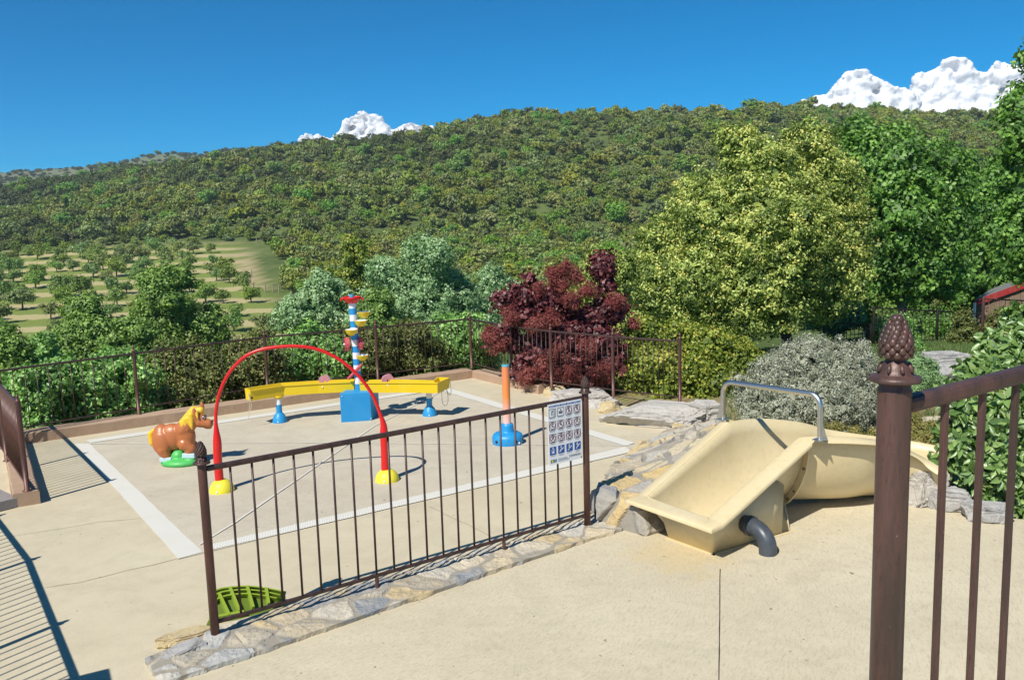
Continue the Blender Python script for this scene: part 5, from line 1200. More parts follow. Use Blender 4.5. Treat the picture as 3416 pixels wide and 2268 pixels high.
for k, (x, y, m_) in enumerate(spec):
    base = alongfence((x-467)/431*1.84, 1.9); rows = []
    Yb = base.y
    for dx, dy, r_ in ((0, 0, 92), (-80, 20, 78), (80, 10, 80), (-40, -55, 62), (45, -50, 66), (0, 75, 88), (-75, 90, 70), (75, 80, 75), (0, 150, 80), (90, -20, 50), (-100, -30, 42), (10, -95, 38)):
        rows.append((x+dx+R.uniform(-15, 15), y+dy+R.uniform(-14, 14)-8, r_*R.uniform(.8, 1.1), R.uniform(-.35, .5)+.0015*dx))
    bb = pxblobs(rows, Yb)
    T('hedge_shrub', (base.x, base.y, tz(base.x, base.y)), bb, 17000, .06 if m_ == 'hedge_leaf' else .045, m_, labels_h[k], 'shrub', seed=40+k, trunk_r=.03, clump=.15, nclump=420, group='shrubs growing against the far left railing', tonespread=.75, limbs=True, aspect=.6, fill=.2)
# mid-distance trees
def mid_tree(name, x, ytop, ybot, wpx, Y, mat, label, seed, n=26000, size=.16, kind='round', barkm='bark', clump=.5, **kw):
    R = random.Random(seed); p = PT(x, ybot, Y); base = Vector((p.x, Y, tz(p.x, Y))); rows = []
    hpx = ybot-ytop
    for k in range(17):
        t = R.uniform(.0, 1); prof = math.sin(math.pi*(.12+.80*t))**.7 if kind == 'round' else (1-.45*t)
        a = R.uniform(-1, 1)*wpx/2*prof*.72; r_ = wpx*R.uniform(.13, .21)*(1.1-.45*t)
        rows.append((x+a, ybot-hpx*.08-t*(hpx*.92-r_), r_, R.uniform(-.5, .5)*wpx*Y/F*.5, R.uniform(.8, 1.1)))
    rows.append((x, ytop+wpx*.13, wpx*.13, 0)); rows.append((x, (ytop+ybot)/2, wpx*.30, 0)); rows.append((x, ybot-hpx*.25, wpx*.3, 0))
    for k in range(7): rows.append((x+(k-3)/3*wpx*.40, ybot-hpx*(.30+.30*(1-abs(k-3)/3))+R.uniform(-20, 20), wpx*.17, R.uniform(-.4, .4)))
    return T(name, base, pxblobs(rows, Y), n, size, mat, label, seed=seed, trunk_r=.16*Y/45, clump=clump, barkm=barkm, nclump=max(200, n//50), **kw)
mid_tree('valley_tree', 295, 975, 1290, 310, 42, 'mid_leaf', 'mid green tree left of the tallest one, in front of the orchard rows', 61, 30000, .17, clump=.42)
mid_tree('valley_tree', 560, 885, 1240, 330, 46, 'mid_leaf', 'tallest green tree rising in front of the orchard rows', 62, 34000, .17, clump=.45)
mid_tree('valley_tree', 700, 1010, 1230, 200, 48, 'mid_leaf', 'small green tree at the right of the tall tree in front of the orchard', 63, 16000, .17, clump=.4)
mid_tree('valley_tree', 440, 1060, 1270, 220, 38, 'mid_leaf', 'low green tree between the two larger ones in front of the orchard', 64, 16000, .15, clump=.4)
mid_tree('valley_tree', 1170, 795, 1120, 200, 60, 'lime_leaf', 'upright yellow green tree behind the striped tower', 65, 22000, .2, clump=.5)
mid_tree('poplar', 1060, 900, 1160, 280, 52, 'poplar_leaf', 'pale green poplar left of the striped tower', 66, 26000, .17, clump=.4, tonespread=.8, barkm='bark_lichen')
mid_tree('poplar', 1410, 785, 1180, 460, 48, 'poplar_leaf', 'large round pale green poplar right of the striped tower', 67, 60000, .15, clump=.42, tonespread=.8, barkm='bark_lichen')
mid_tree('poplar', 1640, 880, 1120, 240, 55, 'poplar_leaf', 'smaller pale poplar behind the red smoke bush', 68, 20000, .17, clump=.42, tonespread=.8, barkm='bark_lichen')
mid_tree('valley_tree', 1270, 960, 1170, 170, 44, 'mid_leaf', 'dark green low tree right behind the striped tower', 69, 14000, .15, clump=.36)
mid_tree('valley_tree', 20, 1085, 1300, 230, 26, 'mid_leaf', 'small dark tree over shaded grass at the left edge', 70, 15000, .11, clump=.3)
mid_tree('valley_tree', 150, 1110, 1300, 170, 30, 'hedge_leaf', 'low bushy tree at the left, behind the railing', 71, 14000, .12, clump=.3)
mid_tree('valley_tree', 880, 1090, 1220, 170, 34, 'brown_hedge', 'low olive bush over the grass gap, left of the striped tower', 72, 9000, .12, clump=.3)
# right-hand trees
pb_ = PT(3010, 1110, 27.); base = Vector((pb_.x, 27., tz(pb_.x, 27.)))
pt_ = [(2990, 560, 120, 0), (3100, 620, 120, .4), (2900, 520, 90, .5), (2880, 640, 110, .3), (3010, 720, 150, -.4), (3130, 760, 110, 0), (2930, 780, 100, 0), (3060, 850, 120, -.3), (2930, 880, 80, 0), (3140, 880, 90, .2), (2990, 930, 90, 0), (2860, 430, 50, .4), (2980, 480, 60, .3), (3170, 560, 70, .5), (3070, 520, 60, .3), (2850, 560, 60, .6), (3120, 950, 60, 0), (2900, 960, 50, 0), (3190, 680, 70, .4)]
T('broadleaf_tree', base, pxblobs(pt_, 27.), 60000, .14, 'plane_leaf', 'tall fresh green tree with lichen spotted trunk, right of the oak', seed=81, trunk_r=.14, barkm='bark_lichen', clump=.42, nclump=900, shell=(.45, 1.1), fill=.10, tonespread=.7, fork=tuple(PT(3000, 800, 27.)))
pb_ = PT(3330, 1080, 33.); base = Vector((pb_.x, 33., tz(pb_.x, 33.)))
pt_ = [(3280, 700, 110, 0), (3380, 640, 110, .4), (3330, 800, 130, -.3), (3240, 850, 90, 0), (3420, 780, 110, 0), (3300, 900, 100, 0), (3220, 940, 70, 0), (3400, 900, 90, 0), (3220, 760, 70, .3), (3470, 680, 100, 0), (3340, 600, 60, .3)]
T('broadleaf_tree', base, pxblobs(pt_, 33.), 36000, .17, 'plane_leaf', 'bright green tree behind the red edged shed', seed=82, trunk_r=.14, clump=.5, nclump=520, shell=(.45, 1.1), tonespread=.7)
pb_ = PT(3560, 1080, 17.); base = Vector((pb_.x, 17., tz(pb_.x, 17.)))
pt_ = [(3400, 360, 60, 0), (3440, 300, 50, .3), (3410, 450, 70, -.2), (3420, 560, 70, 0), (3400, 620, 60, 0), (3440, 700, 80, -.2), (3410, 810, 80, 0), (3450, 880, 80, 0), (3500, 500, 110, 0), (3540, 760, 130, 0), (3500, 320, 90, 0), (3370, 540, 34, .2), (3372, 350, 26, .1), (3360, 600, 26, 0), (3430, 190, 32, 0), (3470, 200, 60, .2), (3395, 180, 16, 0), (3380, 760, 40, 0), (3600, 600, 160, 0), (3600, 300, 140, .2)]
T('broadleaf_tree', base, pxblobs(pt_, 17.), 34000, .10, 'plane_leaf', 'darker green tree whose branches enter at the upper right edge', seed=83, trunk_r=.16, clump=.26, nclump=620, shell=(.4, 1.12), fill=.10, tonespread=.6)
mid_tree('broadleaf_tree', 3190, 900, 1050, 190, 34, 'brown_hedge', 'small grey green tree left of the shed', 84, 12000, .12, clump=.3)
mid_tree('garden_shrub', 2790, 960, 1110, 170, 25.5, 'juniper_leaf', 'grey green bush behind the lower black fence', 85, 12000, .08, clump=.2, group='bushes behind the garden fences')
mid_tree('garden_shrub', 2890, 930, 1090, 150, 27.0, 'mid_leaf', 'green bush beneath the right side of the oak', 86, 9000, .09, clump=.22, group='bushes behind the garden fences')
mid_tree('garden_shrub', 3080, 960, 1085, 150, 34, 'plane_leaf', 'bright green bush behind the black fence', 87, 9000, .12, clump=.3, group='bushes behind the garden fences')
mid_tree('garden_shrub', 3215, 1030, 1160, 100, 21, 'brown_hedge', 'olive shrub growing through the end of the black fence', 88, 8000, .05, clump=.13, group='bushes behind the garden fences')
mid_tree('garden_shrub', 3330, 1020, 1160, 130, 20.6, 'brown_hedge', 'olive shrub growing behind the rust coloured fence', 89, 9000, .05, clump=.13, group='bushes behind the garden fences')
mid_tree('garden_shrub', 3050, 1130, 1210, 90, 19, 'hedge_leaf', 'small bright green plant at the foot of the black fence', 90, 6000, .05, clump=.12, group='bushes behind the garden fences')
for x, yt, yb_, w_, Y, m_, lb, s_ in ((2960, 870, 1080, 260, 45, 'mid_leaf', 'dark green tree filling the gap under the tall fresh green tree', 91), (3130, 850, 1060, 260, 50, 'plane_leaf', 'fresh green tree in the gap left of the shed', 92), (2780, 850, 1080, 260, 42, 'mid_leaf', 'green tree partly hidden behind the oak', 93), (3260, 820, 1040, 260, 48, 'mid_leaf', 'dark green tree behind the bright tree by the shed', 94), (2240, 880, 1120, 300, 38, 'mid_leaf', 'green tree seen between the red bush and the oak', 95)):
    mid_tree('background_tree', x, yt, yb_, w_, Y, m_, lb, s_, 16000, .17, clump=.45, group='trees closing the view behind the garden')
for x, yt, yb_, w_, Y, m_, lb, s_ in ((3160, 1040, 1140, 130, 25.5, 'plane_leaf', 'bright bush just behind the black fence, between its two right posts', 201), (2990, 1050, 1160, 140, 24.5, 'hedge_leaf', 'leafy bush behind the left bay of the black fence', 202), (3090, 900, 1080, 200, 38, 'mid_leaf', 'deep green tree behind the lichen spotted trunk', 203), (3230, 930, 1080, 150, 37, 'plane_leaf', 'green bush touching the end of the shed', 204)):
    mid_tree('garden_shrub', x, yt, yb_, w_, Y, m_, lb, s_, 11000, .08 if Y < 30 else .14, clump=.22 if Y < 30 else .36, group='bushes behind the garden fences')
# silver bush by the slide
sb_c = G(2690, 1465); rows = [(2580, 1300, 110, 0), (2700, 1240, 120, .2), (2820, 1260, 110, .1), (2640, 1380, 120, -.25), (2760, 1360, 130, -.3), (2870, 1350, 95, 0), (2500, 1330, 60, 0), (2520, 1400, 60, -.2), (2880, 1230, 60, .3), (2700, 1180, 70, .3), (2800, 1180, 60, .3), (2620, 1200, 55, .2), (2900, 1420, 60, 0), (2470, 1270, 28, 0), (2770, 1440, 70, -.3), (2880, 1160, 24, .2), (2560, 1230, 45, .2)]
bb = pxblobs(rows, 10.3)
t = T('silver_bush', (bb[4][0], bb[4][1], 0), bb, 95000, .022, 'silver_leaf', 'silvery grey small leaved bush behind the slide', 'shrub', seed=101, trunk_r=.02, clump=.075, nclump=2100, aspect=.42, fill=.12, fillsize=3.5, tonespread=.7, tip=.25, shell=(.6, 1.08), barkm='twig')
mbt = MB(); R = random.Random(8)
for k in range(120):
    b = bb[R.randrange(len(bb))]; d = Vector((R.gauss(0, 1), R.gauss(0, 1)-.3, abs(R.gauss(.5, .6)))).normalized(); a = Vector(b[:3])+Vector((d.x*b[3], d.y*b[4], d.z*b[5]))*.7
    mbt.tube([a, a+d*R.uniform(.1, .26)], [.003, .001], 4, cap=False)
mbt.build('shoots', 'silver_leaf', t)
# large leaved glossy bush
rows = [(3355, 1185, 80, .1), (3430, 1110, 80, .2), (3265, 1258, 66, 0), (3360, 1270, 110, 0), (3230, 1370, 80, 0), (3330, 1400, 110, -.15), (3220, 1490, 75, -.1), (3310, 1530, 110, -.2), (3280, 1640, 70, -.2), (3380, 1640, 90, -.2), (3460, 1200, 110, 0), (3470, 1350, 120, 0), (3470, 1500, 120, 0), (3460, 1620, 110, -.1), (3200, 1300, 40, 0), (3160, 1440, 30, 0), (3150, 1540, 30, -.05), (3540, 1300, 160, .2), (3540, 1550, 150, .1), (3310, 1150, 34, .1), (3400, 1062, 38, .2)]
bb = pxblobs(rows, 7.5)
def broad_leaves(bb, nclus, seed):
    """sprays of real leaf shapes: 8-sided, folded along the midrib"""
    R = np.random.default_rng(seed); B = np.array(bb); P = []; Fq = []; tone = []; n = 0
    V = []; 
    ar = B[:, 3]**2; ar /= ar.sum()
    for c in range(nclus):
        j = R.choice(len(B), p=ar); d = unit(R.normal(size=(1, 3)))[0]; 
        if d[1] > .55: d[1] *= -1
        base = B[j, :3]+d*B[j, 3:]*R.uniform(.72, 1.05)
        q = ((((base-B[:, :3])/B[:, 3:])**2).sum(1)); 
        if (q < .5).sum() > 0: continue
        ax = d+np.array([0, -.1, .5])+R.normal(size=3)*.3; ax /= np.linalg.norm(ax); tn_ = R.uniform(.15, .85); nl = R.integers(5, 9); ph = R.uniform(0, 6.28)
        e1 = np.cross(ax, [0, 0, 1.]); e1 /= np.linalg.norm(e1)+1e-6; e2 = np.cross(ax, e1)
        for k in range(nl):
            a = ph+k*2.4; spread = .45+.55*k/nl
            rad = e1*math.cos(a)+e2*math.sin(a); t = ax*(1-spread)+rad*spread*1.2; t /= np.linalg.norm(t); t[2] -= .25*spread; t /= np.linalg.norm(t)
            nrm = ax-t*(ax@t); nrm /= np.linalg.norm(nrm)+1e-6; b = np.cross(nrm, t); L = R.uniform(.085, .135)*(.65+.5*spread); W = L*.24; o = base+t*.012-ax*.02*k/nl
            m = [(0, 0, 0), (.25, .8, .12), (.5, 1, .15), (.78, .62, .08), (1, 0, -.12), (.78, -.62, .08), (.5, -1, .15), (.25, -.8, .12)]
            mid_ = [(.3, 0, -.02), (.65, 0, -.04)]
            vs = [o+t*L*x+b*W*y+nrm*L*z for x, y, z in m]+[o+t*L*x+nrm*L*z for x, y, z in mid_]
            V += vs; Fq += [[n+i for i in f] for f in ((0, 8, 1), (1, 8, 2), (8, 9, 2), (2, 9, 3), (3, 9, 4), (0, 7, 8), (7, 6, 8), (8, 6, 9), (6, 5, 9), (5, 4, 9))]; n += 10
            tv = np.clip(tn_*.6+.15+R.normal()*.13+(.22 if k > nl-3 else 0)*R.uniform(0, 1), 0, 1); tone += [tv]*10
    return np.array(V), Fq, np.array(tone)
gb = empty('glossy_bush', (bb[7][0], bb[7][1], 0)); tag(gb, 'tall glossy bush with large pale edged leaves at the right edge', 'shrub')
V, Fq, tone = broad_leaves(bb, 1500, 5); me = bpy.data.meshes.new('foliage'); me.from_pydata((V-np.array(gb.location)).tolist(), [], Fq)
a = me.attributes.new('tone', 'FLOAT', 'POINT'); a.data.foreach_set('value', tone.astype(np.float32)); me.polygons.foreach_set('use_smooth', [True]*len(Fq)); me.update(); link('foliage', me, gb, ['glossy_leaf'])
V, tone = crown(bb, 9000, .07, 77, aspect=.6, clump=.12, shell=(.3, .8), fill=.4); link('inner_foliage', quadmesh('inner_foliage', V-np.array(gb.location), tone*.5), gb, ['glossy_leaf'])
mbt = MB()
for b in bb[::2]: limb_tube(mbt, (bb[7][0]+.1, bb[7][1]+.1, -.05), b[:3], .02, .006, int(b[0]*100), .1, 6)
mbt.build('stems', 'twig', gb)
# juniper, low scrub
bb = pxblobs([(3060, 1215, 38, 0), (3100, 1235, 36, 0), (3085, 1270, 42, -.2), (3125, 1275, 30, -.2), (3060, 1260, 40, -.1), (3050, 1310, 34, -.3)], 12.4)
T('juniper', (bb[2][0], bb[2][1], tz(bb[2][0], bb[2][1])), bb, 12000, .035, 'juniper_leaf', 'low feathery pale green juniper in front of the lone grey boulder', 'shrub', seed=111, trunk_r=.02, clump=.07, nclump=260, aspect=.3)
bb = pxblobs([(3050, 1400, 30, 0), (3080, 1440, 34, -.1), (3110, 1470, 30, -.2), (3060, 1480, 34, -.2), (3110, 1420, 24, 0), (3040, 1450, 34, -.1), (3130, 1500, 22, -.3)], 9.2)
T('scrub_plant', (bb[1][0], bb[1][1], 0), bb, 9000, .024, 'scrub_leaf', 'dry yellowish scrub between the slide and the glossy bush', 'plant', seed=112, trunk_r=.012, clump=.06, nclump=220, aspect=.3)
bb = pxblobs([(2790, 1430, 26, 0), (2850, 1440, 24, 0), (2920, 1450, 26, 0), (2740, 1425, 20, 0)], 8.9)
T('scrub_plant', (bb[1][0], bb[1][1], 0), bb, 5000, .022, 'scrub_leaf', 'low dry plants at the foot of the silver bush', 'plant', seed=113, trunk_r=.012, clump=.05, nclump=120, aspect=.3)
# rough grass in the garden (stuff)
def grass(name, n, sampler, hgt, mat, label, seed):
    R = np.random.default_rng(seed); XY = sampler(R, n); Z = terrain(XY[:, 0], XY[:, 1]); C = np.stack([XY[:, 0], XY[:, 1], Z], 1)
    h = hgt*R.uniform(.4, 1.3, len(C)); lean = R.normal(size=(len(C), 2))*.35; a = R.uniform(0, math.pi, len(C)); w_ = .012*hgt/.12
    V = np.empty((len(C), 4, 3)); sx = np.stack([np.cos(a), np.sin(a), np.zeros(len(C))], 1)*w_
    tp = C+np.stack([lean[:, 0]*h, lean[:, 1]*h, h], 1); V[:, 0] = C-sx; V[:, 1] = C+sx; V[:, 2] = tp+sx*.25; V[:, 3] = tp-sx*.25
    o = link(name, quadmesh(name, V.reshape(-1, 3), R.uniform(0, 1, len(C))), None, [mat]); tag(o, label, kind='stuff')
def samp(R, n):
    Y = R.uniform(8.6, 27, n); u = R.uniform(.24, .62, n); X = u*Y; k = ~((X < 3.1) & (Y < 9.2)); return np.stack([X, Y], 1)[k]
grass('garden_grass', 26000, samp, .075, 'grass_blade', 'rough grass in the garden below the black fence', 5)

# ------------------------------------------------------------------ orchard
def small_crown(seed, n, size, flat=1., rad=2., hgt=2.6, lobes=9):
    R = random.Random(seed); bl = []
    for k in range(lobes):
        a = R.uniform(0, 6.28); d = R.uniform(.2, .72)*rad; z = hgt*R.uniform(.42, .92)*flat; r_ = rad*R.uniform(.34, .52); bl.append((math.cos(a)*d, math.sin(a)*d, z, r_, r_, r_*.8))
    bl.append((0, 0, hgt*.6*flat, rad*.6, rad*.6, rad*.5)); V, tone = crown(bl, n, size, seed, clump=rad*.2, nclump=n//16, tonespread=.38, fill=.15, fillsize=2, shell=(.6, 1.08))
    return quadmesh('tree_crown', V, tone)
och = []
for k, mname in enumerate(('orchard_leaf', 'orchard_leaf', 'orchard_leaf')):
    me = small_crown(200+k, 1500, .22, 1., 1.75, 2.7); me.materials.append(MAT[mname]); och.append(me)
mbt = MB(); mbt.tube([(0, 0, -.4), (.05, 0, .5), (0, .05, 1.3)], [.13, .10, .07], 7, cap=False)
for a in (0, 2.1, 4.2): mbt.tube([(0, .03, 1.0), (math.cos(a)*.8, math.sin(a)*.8, 2.0)], [.06, .02], 5, cap=False)
tmp = mbt.build('tmp', 'bark'); trunk_me = tmp.data; bpy.data.objects.remove(tmp)
R = random.Random(15); proto = None
rows_Y = [228, 217, 205.5, 194, 182.5, 171, 159.5, 147, 133, 118]
for ri, Yr in enumerate(rows_Y):
    ur = float(np.interp(Yr, [80, 150, 175, 235], [-.12, -.27, -.29, -.30])); xr = ur*Yr-5-(3 if ri < 4 else 0); x = xr
    while x > -.60*Yr:
        if R.random() < .93:
            jx = x+R.uniform(-1.2, 1.2); jy = Yr+R.uniform(-1.8, 1.8); s_ = R.uniform(.85, 1.3)*(1.15 if x < -75 else 1)
            t = empty('orchard_tree', (jx, jy, tz(jx, jy)), R.uniform(0, 6.28)); t.scale = (s_, s_, s_*R.uniform(.85, 1.1))
            rowname = ('top row', 'second row from the top', 'third row from the top', 'fourth row from the top', 'fifth row from the top', 'sixth row from the top', 'seventh row from the top', 'eighth row from the top', 'ninth row from the top', 'lowest row')[ri]
            tag(t, 'small round orchard tree in the '+rowname+' of the mown field', 'orchard tree', 'orchard trees in the '+rowname)
            child('crown', och[R.randrange(3)], t, (0, 0, 0)); child('trunk', trunk_me, t, (0, 0, 0))
        x -= R.uniform(3.9, 5.6)

# ------------------------------------------------------------------ wooded hillside
hcr = []
for k in range(4):
    me = small_crown(300+k, 950, .42, .9, 2.6, 4.3, 8); me.materials.append(MAT['hill_leaf_dark' if k < 2 else 'hill_leaf']); hcr.append(me)
brt = small_crown(310, 950, .42, 1., 2.7, 4.8, 8); brt.materials.append(MAT['hill_leaf_bright'])
R = np.random.default_rng(77); N_ = 21000
Yc = 238+R.uniform(0, 1, N_)**.9*300; uc = R.uniform(-.64, .64, N_); RYc = np.interp(uc, UC, ridge_Y)+6
keep = (Yc < RYc); Yc = Yc[keep]; uc = uc[keep]; Xc = uc*Yc
# thin by local clearings
cl_ = np.array([noise.noise(Vector((x*.018, y*.022, 3.3))) for x, y in zip(Xc, Yc)]); pk = R.uniform(0, 1, len(Xc)) < np.clip(1.15-np.clip(cl_, 0, 1)*1.3, .4, 1); Xc, Yc, uc, cl_ = Xc[pk], Yc[pk], uc[pk], cl_[pk]
dens = R.uniform(0, 1, len(Xc)) < np.clip(1.0*(300/Yc)**.3, 0, 1); Xc, Yc, uc = Xc[dens], Yc[dens], uc[dens]
Sc = np.where(R.uniform(0, 1, len(Xc)) < .12, R.uniform(.95, 1.5, len(Xc)), R.uniform(.34, .88, len(Xc)))
# extra dark edge trees round the field, and trees on the lower centre slope
ex = []
for k in range(90):
    Y = R.uniform(120, 236); ur = float(np.interp(Y, [80, 150, 175, 235], [-.12, -.27, -.29, -.30])); ex.append(((ur+R.uniform(.02, .32))*Y, Y, R.uniform(.7, 1.2)))
for k in range(22):
    Y = R.uniform(148, 178); ex.append(((-.245+R.uniform(-.015, .05))*Y, Y, R.uniform(.8, 1.2)))
for k in range(1500):
    Y = R.uniform(120, 240); ur = float(np.interp(Y, [80, 150, 175, 235], [-.12, -.27, -.29, -.30])); ex.append((R.uniform(ur+.05, .62)*Y, Y, R.uniform(.5, 1.1)))
ex = np.array(ex); Xc = np.concatenate([Xc, ex[:, 0]]); Yc = np.concatenate([Yc, ex[:, 1]]); Sc = np.concatenate([Sc, ex[:, 2]]); uc = Xc/Yc
# far sparse ridge
n2 = 2600; Y2 = R.uniform(660, 912, n2); u2 = R.uniform(-.64, -.2, n2); Xc = np.concatenate([Xc, u2*Y2]); Yc = np.concatenate([Yc, Y2]); Sc = np.concatenate([Sc, R.uniform(.35, 1.15, n2)]); uc = Xc/Yc
Zc = terrain(Xc, Yc)-.5
# dark holm oak stands on the left and along the ridge, paler scrub on the lower centre
dk_ = np.array([noise.noise(Vector((x*.012, y*.02, 8.1))) for x, y in zip(Xc, Yc)])*1.6-uc*1.5-.6+.9*np.clip((Yc-340)/90, -.6, 1); pdk = 1/(1+np.exp(-3.2*dk_)); isdk = R.uniform(0, 1, len(Xc)) < pdk
# the 300 that show largest and unhidden: left and centre, nearest first
vis = (uc < .16) & (Yc > 236) | ((uc < .0) & (Yc > 120)); order = np.argsort(np.where(vis, Yc/Sc, 1e9)); big = order[:300]; rest = np.ones(len(Xc), bool); rest[big] = False
for k, i in enumerate(big):
    br = R.random() < .07; me = brt if br else hcr[int(R.integers(0, 2))+(0 if isdk[i] else 2)]
    o = bpy.data.objects.new('hillside_tree', me); COL.objects.link(o); o.location = (Xc[i], Yc[i], Zc[i]); s_ = Sc[i]; o.scale = (s_, s_, s_*R.uniform(.8, 1.15)); o.rotation_euler = (0, 0, R.uniform(0, 6.28))
    if br: tag(o, 'fresh green bushy tree on the lower wooded hillside', 'tree', 'fresh green trees on the hillside')
    else: tag(o, 'dark evergreen bushy tree on the lower wooded hillside', 'tree', 'dark evergreen trees on the hillside')
def scatter(name, X, Y, Z, S, D_, protos, label, seed):
    R = np.random.default_rng(seed); me = bpy.data.meshes.new(name); me.vertices.add(len(X)); me.vertices.foreach_set('co', np.stack([X, Y, Z], 1).astype(np.float32).ravel())
    for nme, arr in (('s', S), ('r', R.uniform(0, 6.28, len(X)))):
        a = me.attributes.new(nme, 'FLOAT', 'POINT'); a.data.foreach_set('value', arr.astype(np.float32))
    a = me.attributes.new('k', 'INT', 'POINT'); kk = R.integers(0, 2, len(X))+np.where(D_, 0, 2); kk[R.uniform(0, 1, len(X)) < .05] = 4; a.data.foreach_set('value', kk.astype(np.int32)); me.update()
    o = bpy.data.objects.new(name, me); COL.objects.link(o)
    ng = bpy.data.node_groups.new(name, 'GeometryNodeTree'); ng.interface.new_socket('Geometry', in_out='INPUT', socket_type='NodeSocketGeometry'); ng.interface.new_socket('Geometry', in_out='OUTPUT', socket_type='NodeSocketGeometry')
    N, L = ng.nodes, ng.links; gi = N.new('NodeGroupInput'); go = N.new('NodeGroupOutput'); iop = N.new('GeometryNodeInstanceOnPoints'); m2p = N.new('GeometryNodeMeshToPoints'); gj = N.new('GeometryNodeGeometryToInstance')
    for p in reversed(protos):
        oi = N.new('GeometryNodeObjectInfo'); oi.inputs[0].default_value = p; oi.transform_space = 'ORIGINAL'; oi.inputs['As Instance'].default_value = False; L.new(oi.outputs['Geometry'], gj.inputs[0])
    def na(n_, t_): a = N.new('GeometryNodeInputNamedAttribute'); a.data_type = t_; a.inputs[0].default_value = n_; return a.outputs[0]
    L.new(gi.outputs[0], m2p.inputs[0]); L.new(m2p.outputs[0], iop.inputs['Points']); L.new(gj.outputs[0], iop.inputs['Instance']); iop.inputs['Pick Instance'].default_value = True
    L.new(na('k', 'INT'), iop.inputs['Instance Index']); cx = N.new('ShaderNodeCombineXYZ'); L.new(na('r', 'FLOAT'), cx.inputs[2]); L.new(cx.outputs[0], iop.inputs['Rotation']); L.new(na('s', 'FLOAT'), iop.inputs['Scale']); L.new(iop.outputs[0], go.inputs[0])
    md = o.modifiers.new('scatter', 'NODES'); md.node_group = ng; tag(o, label, kind='stuff'); return o
# the scatter reuses the crowns of trees that stand in view
src = []
for me in hcr+[brt]:
    src.append(next(o for o in bpy.data.objects if o.name.startswith('hillside_tree') and o.data == me))
scatter('forest', Xc[rest], Yc[rest], Zc[rest], Sc[rest], isdk[rest], src, 'evergreen scrub forest covering the hillside', 3)
# field posts along the orchard edge
R = random.Random(2)
for k, (x, Y) in enumerate([(560, 236), (610, 236), (862, 236), (900, 233), (838, 176), (833, 168), (842, 160), (880, 158), (905, 158), (925, 157), (340, 236), (520, 237)]):
    p = PT(x, 900, Y); g = tz(p.x, Y); mb = MB(); mb.tube([Vector((p.x, Y, g-.3)), Vector((p.x+.05, Y, g+1.5))], .11, 6); o = mb.build('fence_post', 'twig', origin=(p.x, Y, g)); tag(o, 'pale wooden fence post at the edge of the orchard field', 'fence post', 'fence posts round the orchard field')

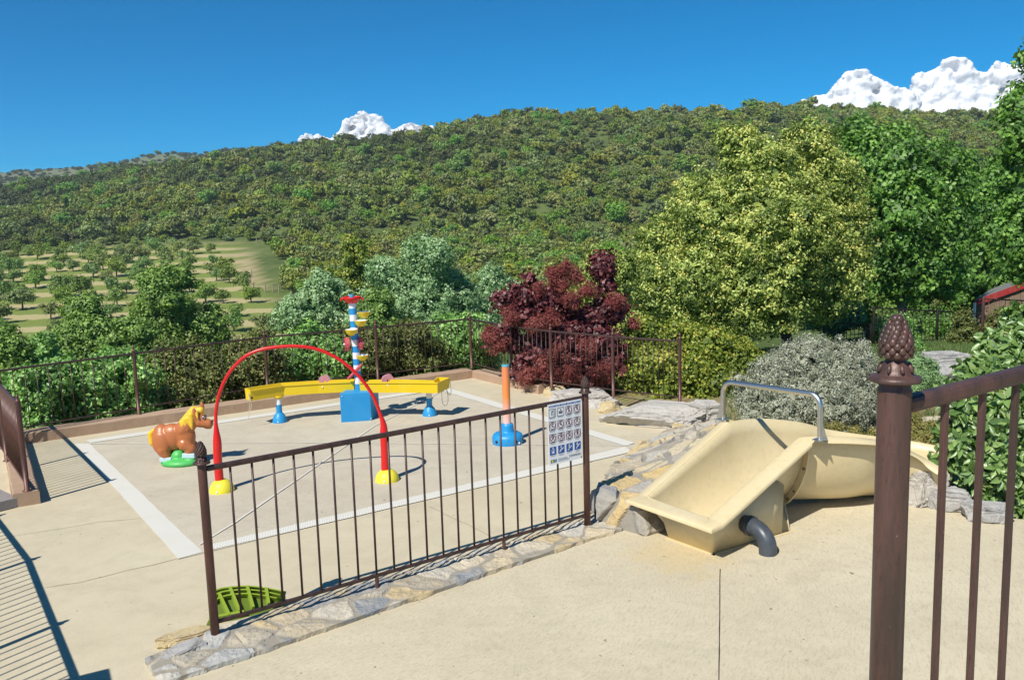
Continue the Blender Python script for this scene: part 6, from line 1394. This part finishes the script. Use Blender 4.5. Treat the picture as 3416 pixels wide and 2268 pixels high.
# ------------------------------------------------------------------ clouds
m, nt, N, L = nm('cloud_white'); nz = noi(nt, .02, 5, .6, opos(nt)); pb2 = bsdf(nt, (.86, .86, .87), 1., bump(nt, nz, .3, 8), spec=0.); pb2.inputs['Subsurface Weight'].default_value = .85; pb2.inputs['Subsurface Radius'].default_value = (1, 1, 1); pb2.inputs['Subsurface Scale'].default_value = 55; MAT['cloud_white'] = m
def cloud(name, prof, base_y, Y, label, seed, rmin=9, rmax=30, vox=3.6):
    R = random.Random(seed); xs = [p[0]-6 for p in prof]; ys = [p[1]-9 for p in prof]; k = Y/F; mb = MB()
    def blob(x, y, r, dz):
        p = PT(x, y, Y+dz); q = random.Random(int(x*7+y)); mb.ell(p, (r*k, r*k*1.0, r*k*q.uniform(.8, 1.)), 2)
    x = xs[0]
    while x < xs[-1]:
        yt = float(np.interp(x, xs, ys)); r = R.uniform(rmin*.8, rmin*1.6); r = min(r, max(4, (base_y-yt)*.5)); blob(x, yt+r, r, R.uniform(-20, 40)); x += r*R.uniform(.35, .6)
    for j in range(int((xs[-1]-xs[0])*.9)):
        x = R.uniform(xs[0], xs[-1]); yt = float(np.interp(x, xs, ys)); hgt = base_y-yt
        if hgt < 8: continue
        t = R.random()**1.3; r = min(R.uniform(rmin, rmax)*(.6+.6*t), hgt*.5); y = yt+r*1.05+t*max(0, hgt-r*1.2); blob(x, y, r, -50*t*R.uniform(.5, 1.1)+R.uniform(-10, 30))
    x = xs[0]+12
    while x < xs[-1]-12:
        yt = float(np.interp(x, xs, ys))+15; y = yt+9
        while y < base_y: blob(x, y, min(15, max(6, (base_y-yt)*.4)), 30); y += 12
        x += 11
    o = mb.build(name, 'cloud_white'); r = o.modifiers.new('r', 'REMESH'); r.mode = 'VOXEL'; r.voxel_size = vox; r.use_smooth_shade = True
    m1 = o.modifiers.new('s', 'SMOOTH'); m1.iterations = 5
    for sc_, st, dp in ((46, 24, 4), (12, 5, 2)):
        t = bpy.data.textures.new('billow', 'CLOUDS'); t.noise_scale = sc_; t.noise_depth = dp; t.noise_type = 'HARD_NOISE'; t.noise_basis = 'ORIGINAL_PERLIN'
        d = o.modifiers.new('d', 'DISPLACE'); d.texture = t; d.strength = st; d.mid_level = .35; d.texture_coords = 'GLOBAL'
    dg = bpy.context.evaluated_depsgraph_get(); dg.update(); me = bpy.data.meshes.new_from_object(o.evaluated_get(dg)); o.modifiers.clear(); o.data = me
    me.polygons.foreach_set('use_smooth', [True]*len(me.polygons)); tag(o, label, kind='structure')
cloud('cloud', [(1003, 475), (1008, 458), (1030, 450), (1050, 456), (1070, 454), (1083, 462), (1112, 470), (1130, 456), (1148, 432), (1158, 404), (1185, 392), (1200, 377), (1222, 374), (1240, 388), (1280, 394), (1298, 420), (1315, 440), (1335, 432), (1375, 412), (1410, 424), (1450, 428), (1490, 445)], 520, 3000, 'small white cumulus cloud behind the ridge', 3, 6, 20)
cloud('cloud', [(2640, 372), (2675, 343), (2720, 328), (2770, 316), (2805, 272), (2830, 252), (2860, 237), (2895, 236), (2915, 262), (2950, 274), (2990, 292), (3020, 300), (3050, 312), (3070, 330)], 430, 3000, 'white cumulus cloud rising behind the right of the ridge', 5, 9, 34)
cloud('cloud', [(3030, 345), (3048, 300), (3058, 255), (3075, 245), (3110, 248), (3140, 228), (3160, 204), (3200, 193), (3232, 204), (3252, 235), (3290, 250), (3318, 236), (3330, 205), (3345, 212), (3400, 226), (3460, 210), (3540, 230), (3620, 260)], 440, 3150, 'largest white cumulus cloud at the upper right', 7, 10, 40)

# ------------------------------------------------------------------ air
m, nt, N, L = nm('haze_air'); pv = N.new('ShaderNodeVolumePrincipled'); pv.inputs['Color'].default_value = (.80, .88, 1, 1); pv.inputs['Density'].default_value = .00026; pv.inputs['Anisotropy'].default_value = .2
o_ = N.new('ShaderNodeOutputMaterial'); L.new(pv.outputs[0], o_.inputs['Volume']); MAT['haze_air'] = m
zs_ = [(o.matrix_world @ Vector(c)).z for o in bpy.data.objects if o.name.startswith('terrain') for c in o.bound_box]
mb = MB(); mb.box(((0), 365, (min(zs_)-2+100)/2), (2010, 1570, 100-(min(zs_)-2))); o = mb.build('haze', 'haze_air'); tag(o, 'thin summer haze over the valley', kind='stuff')
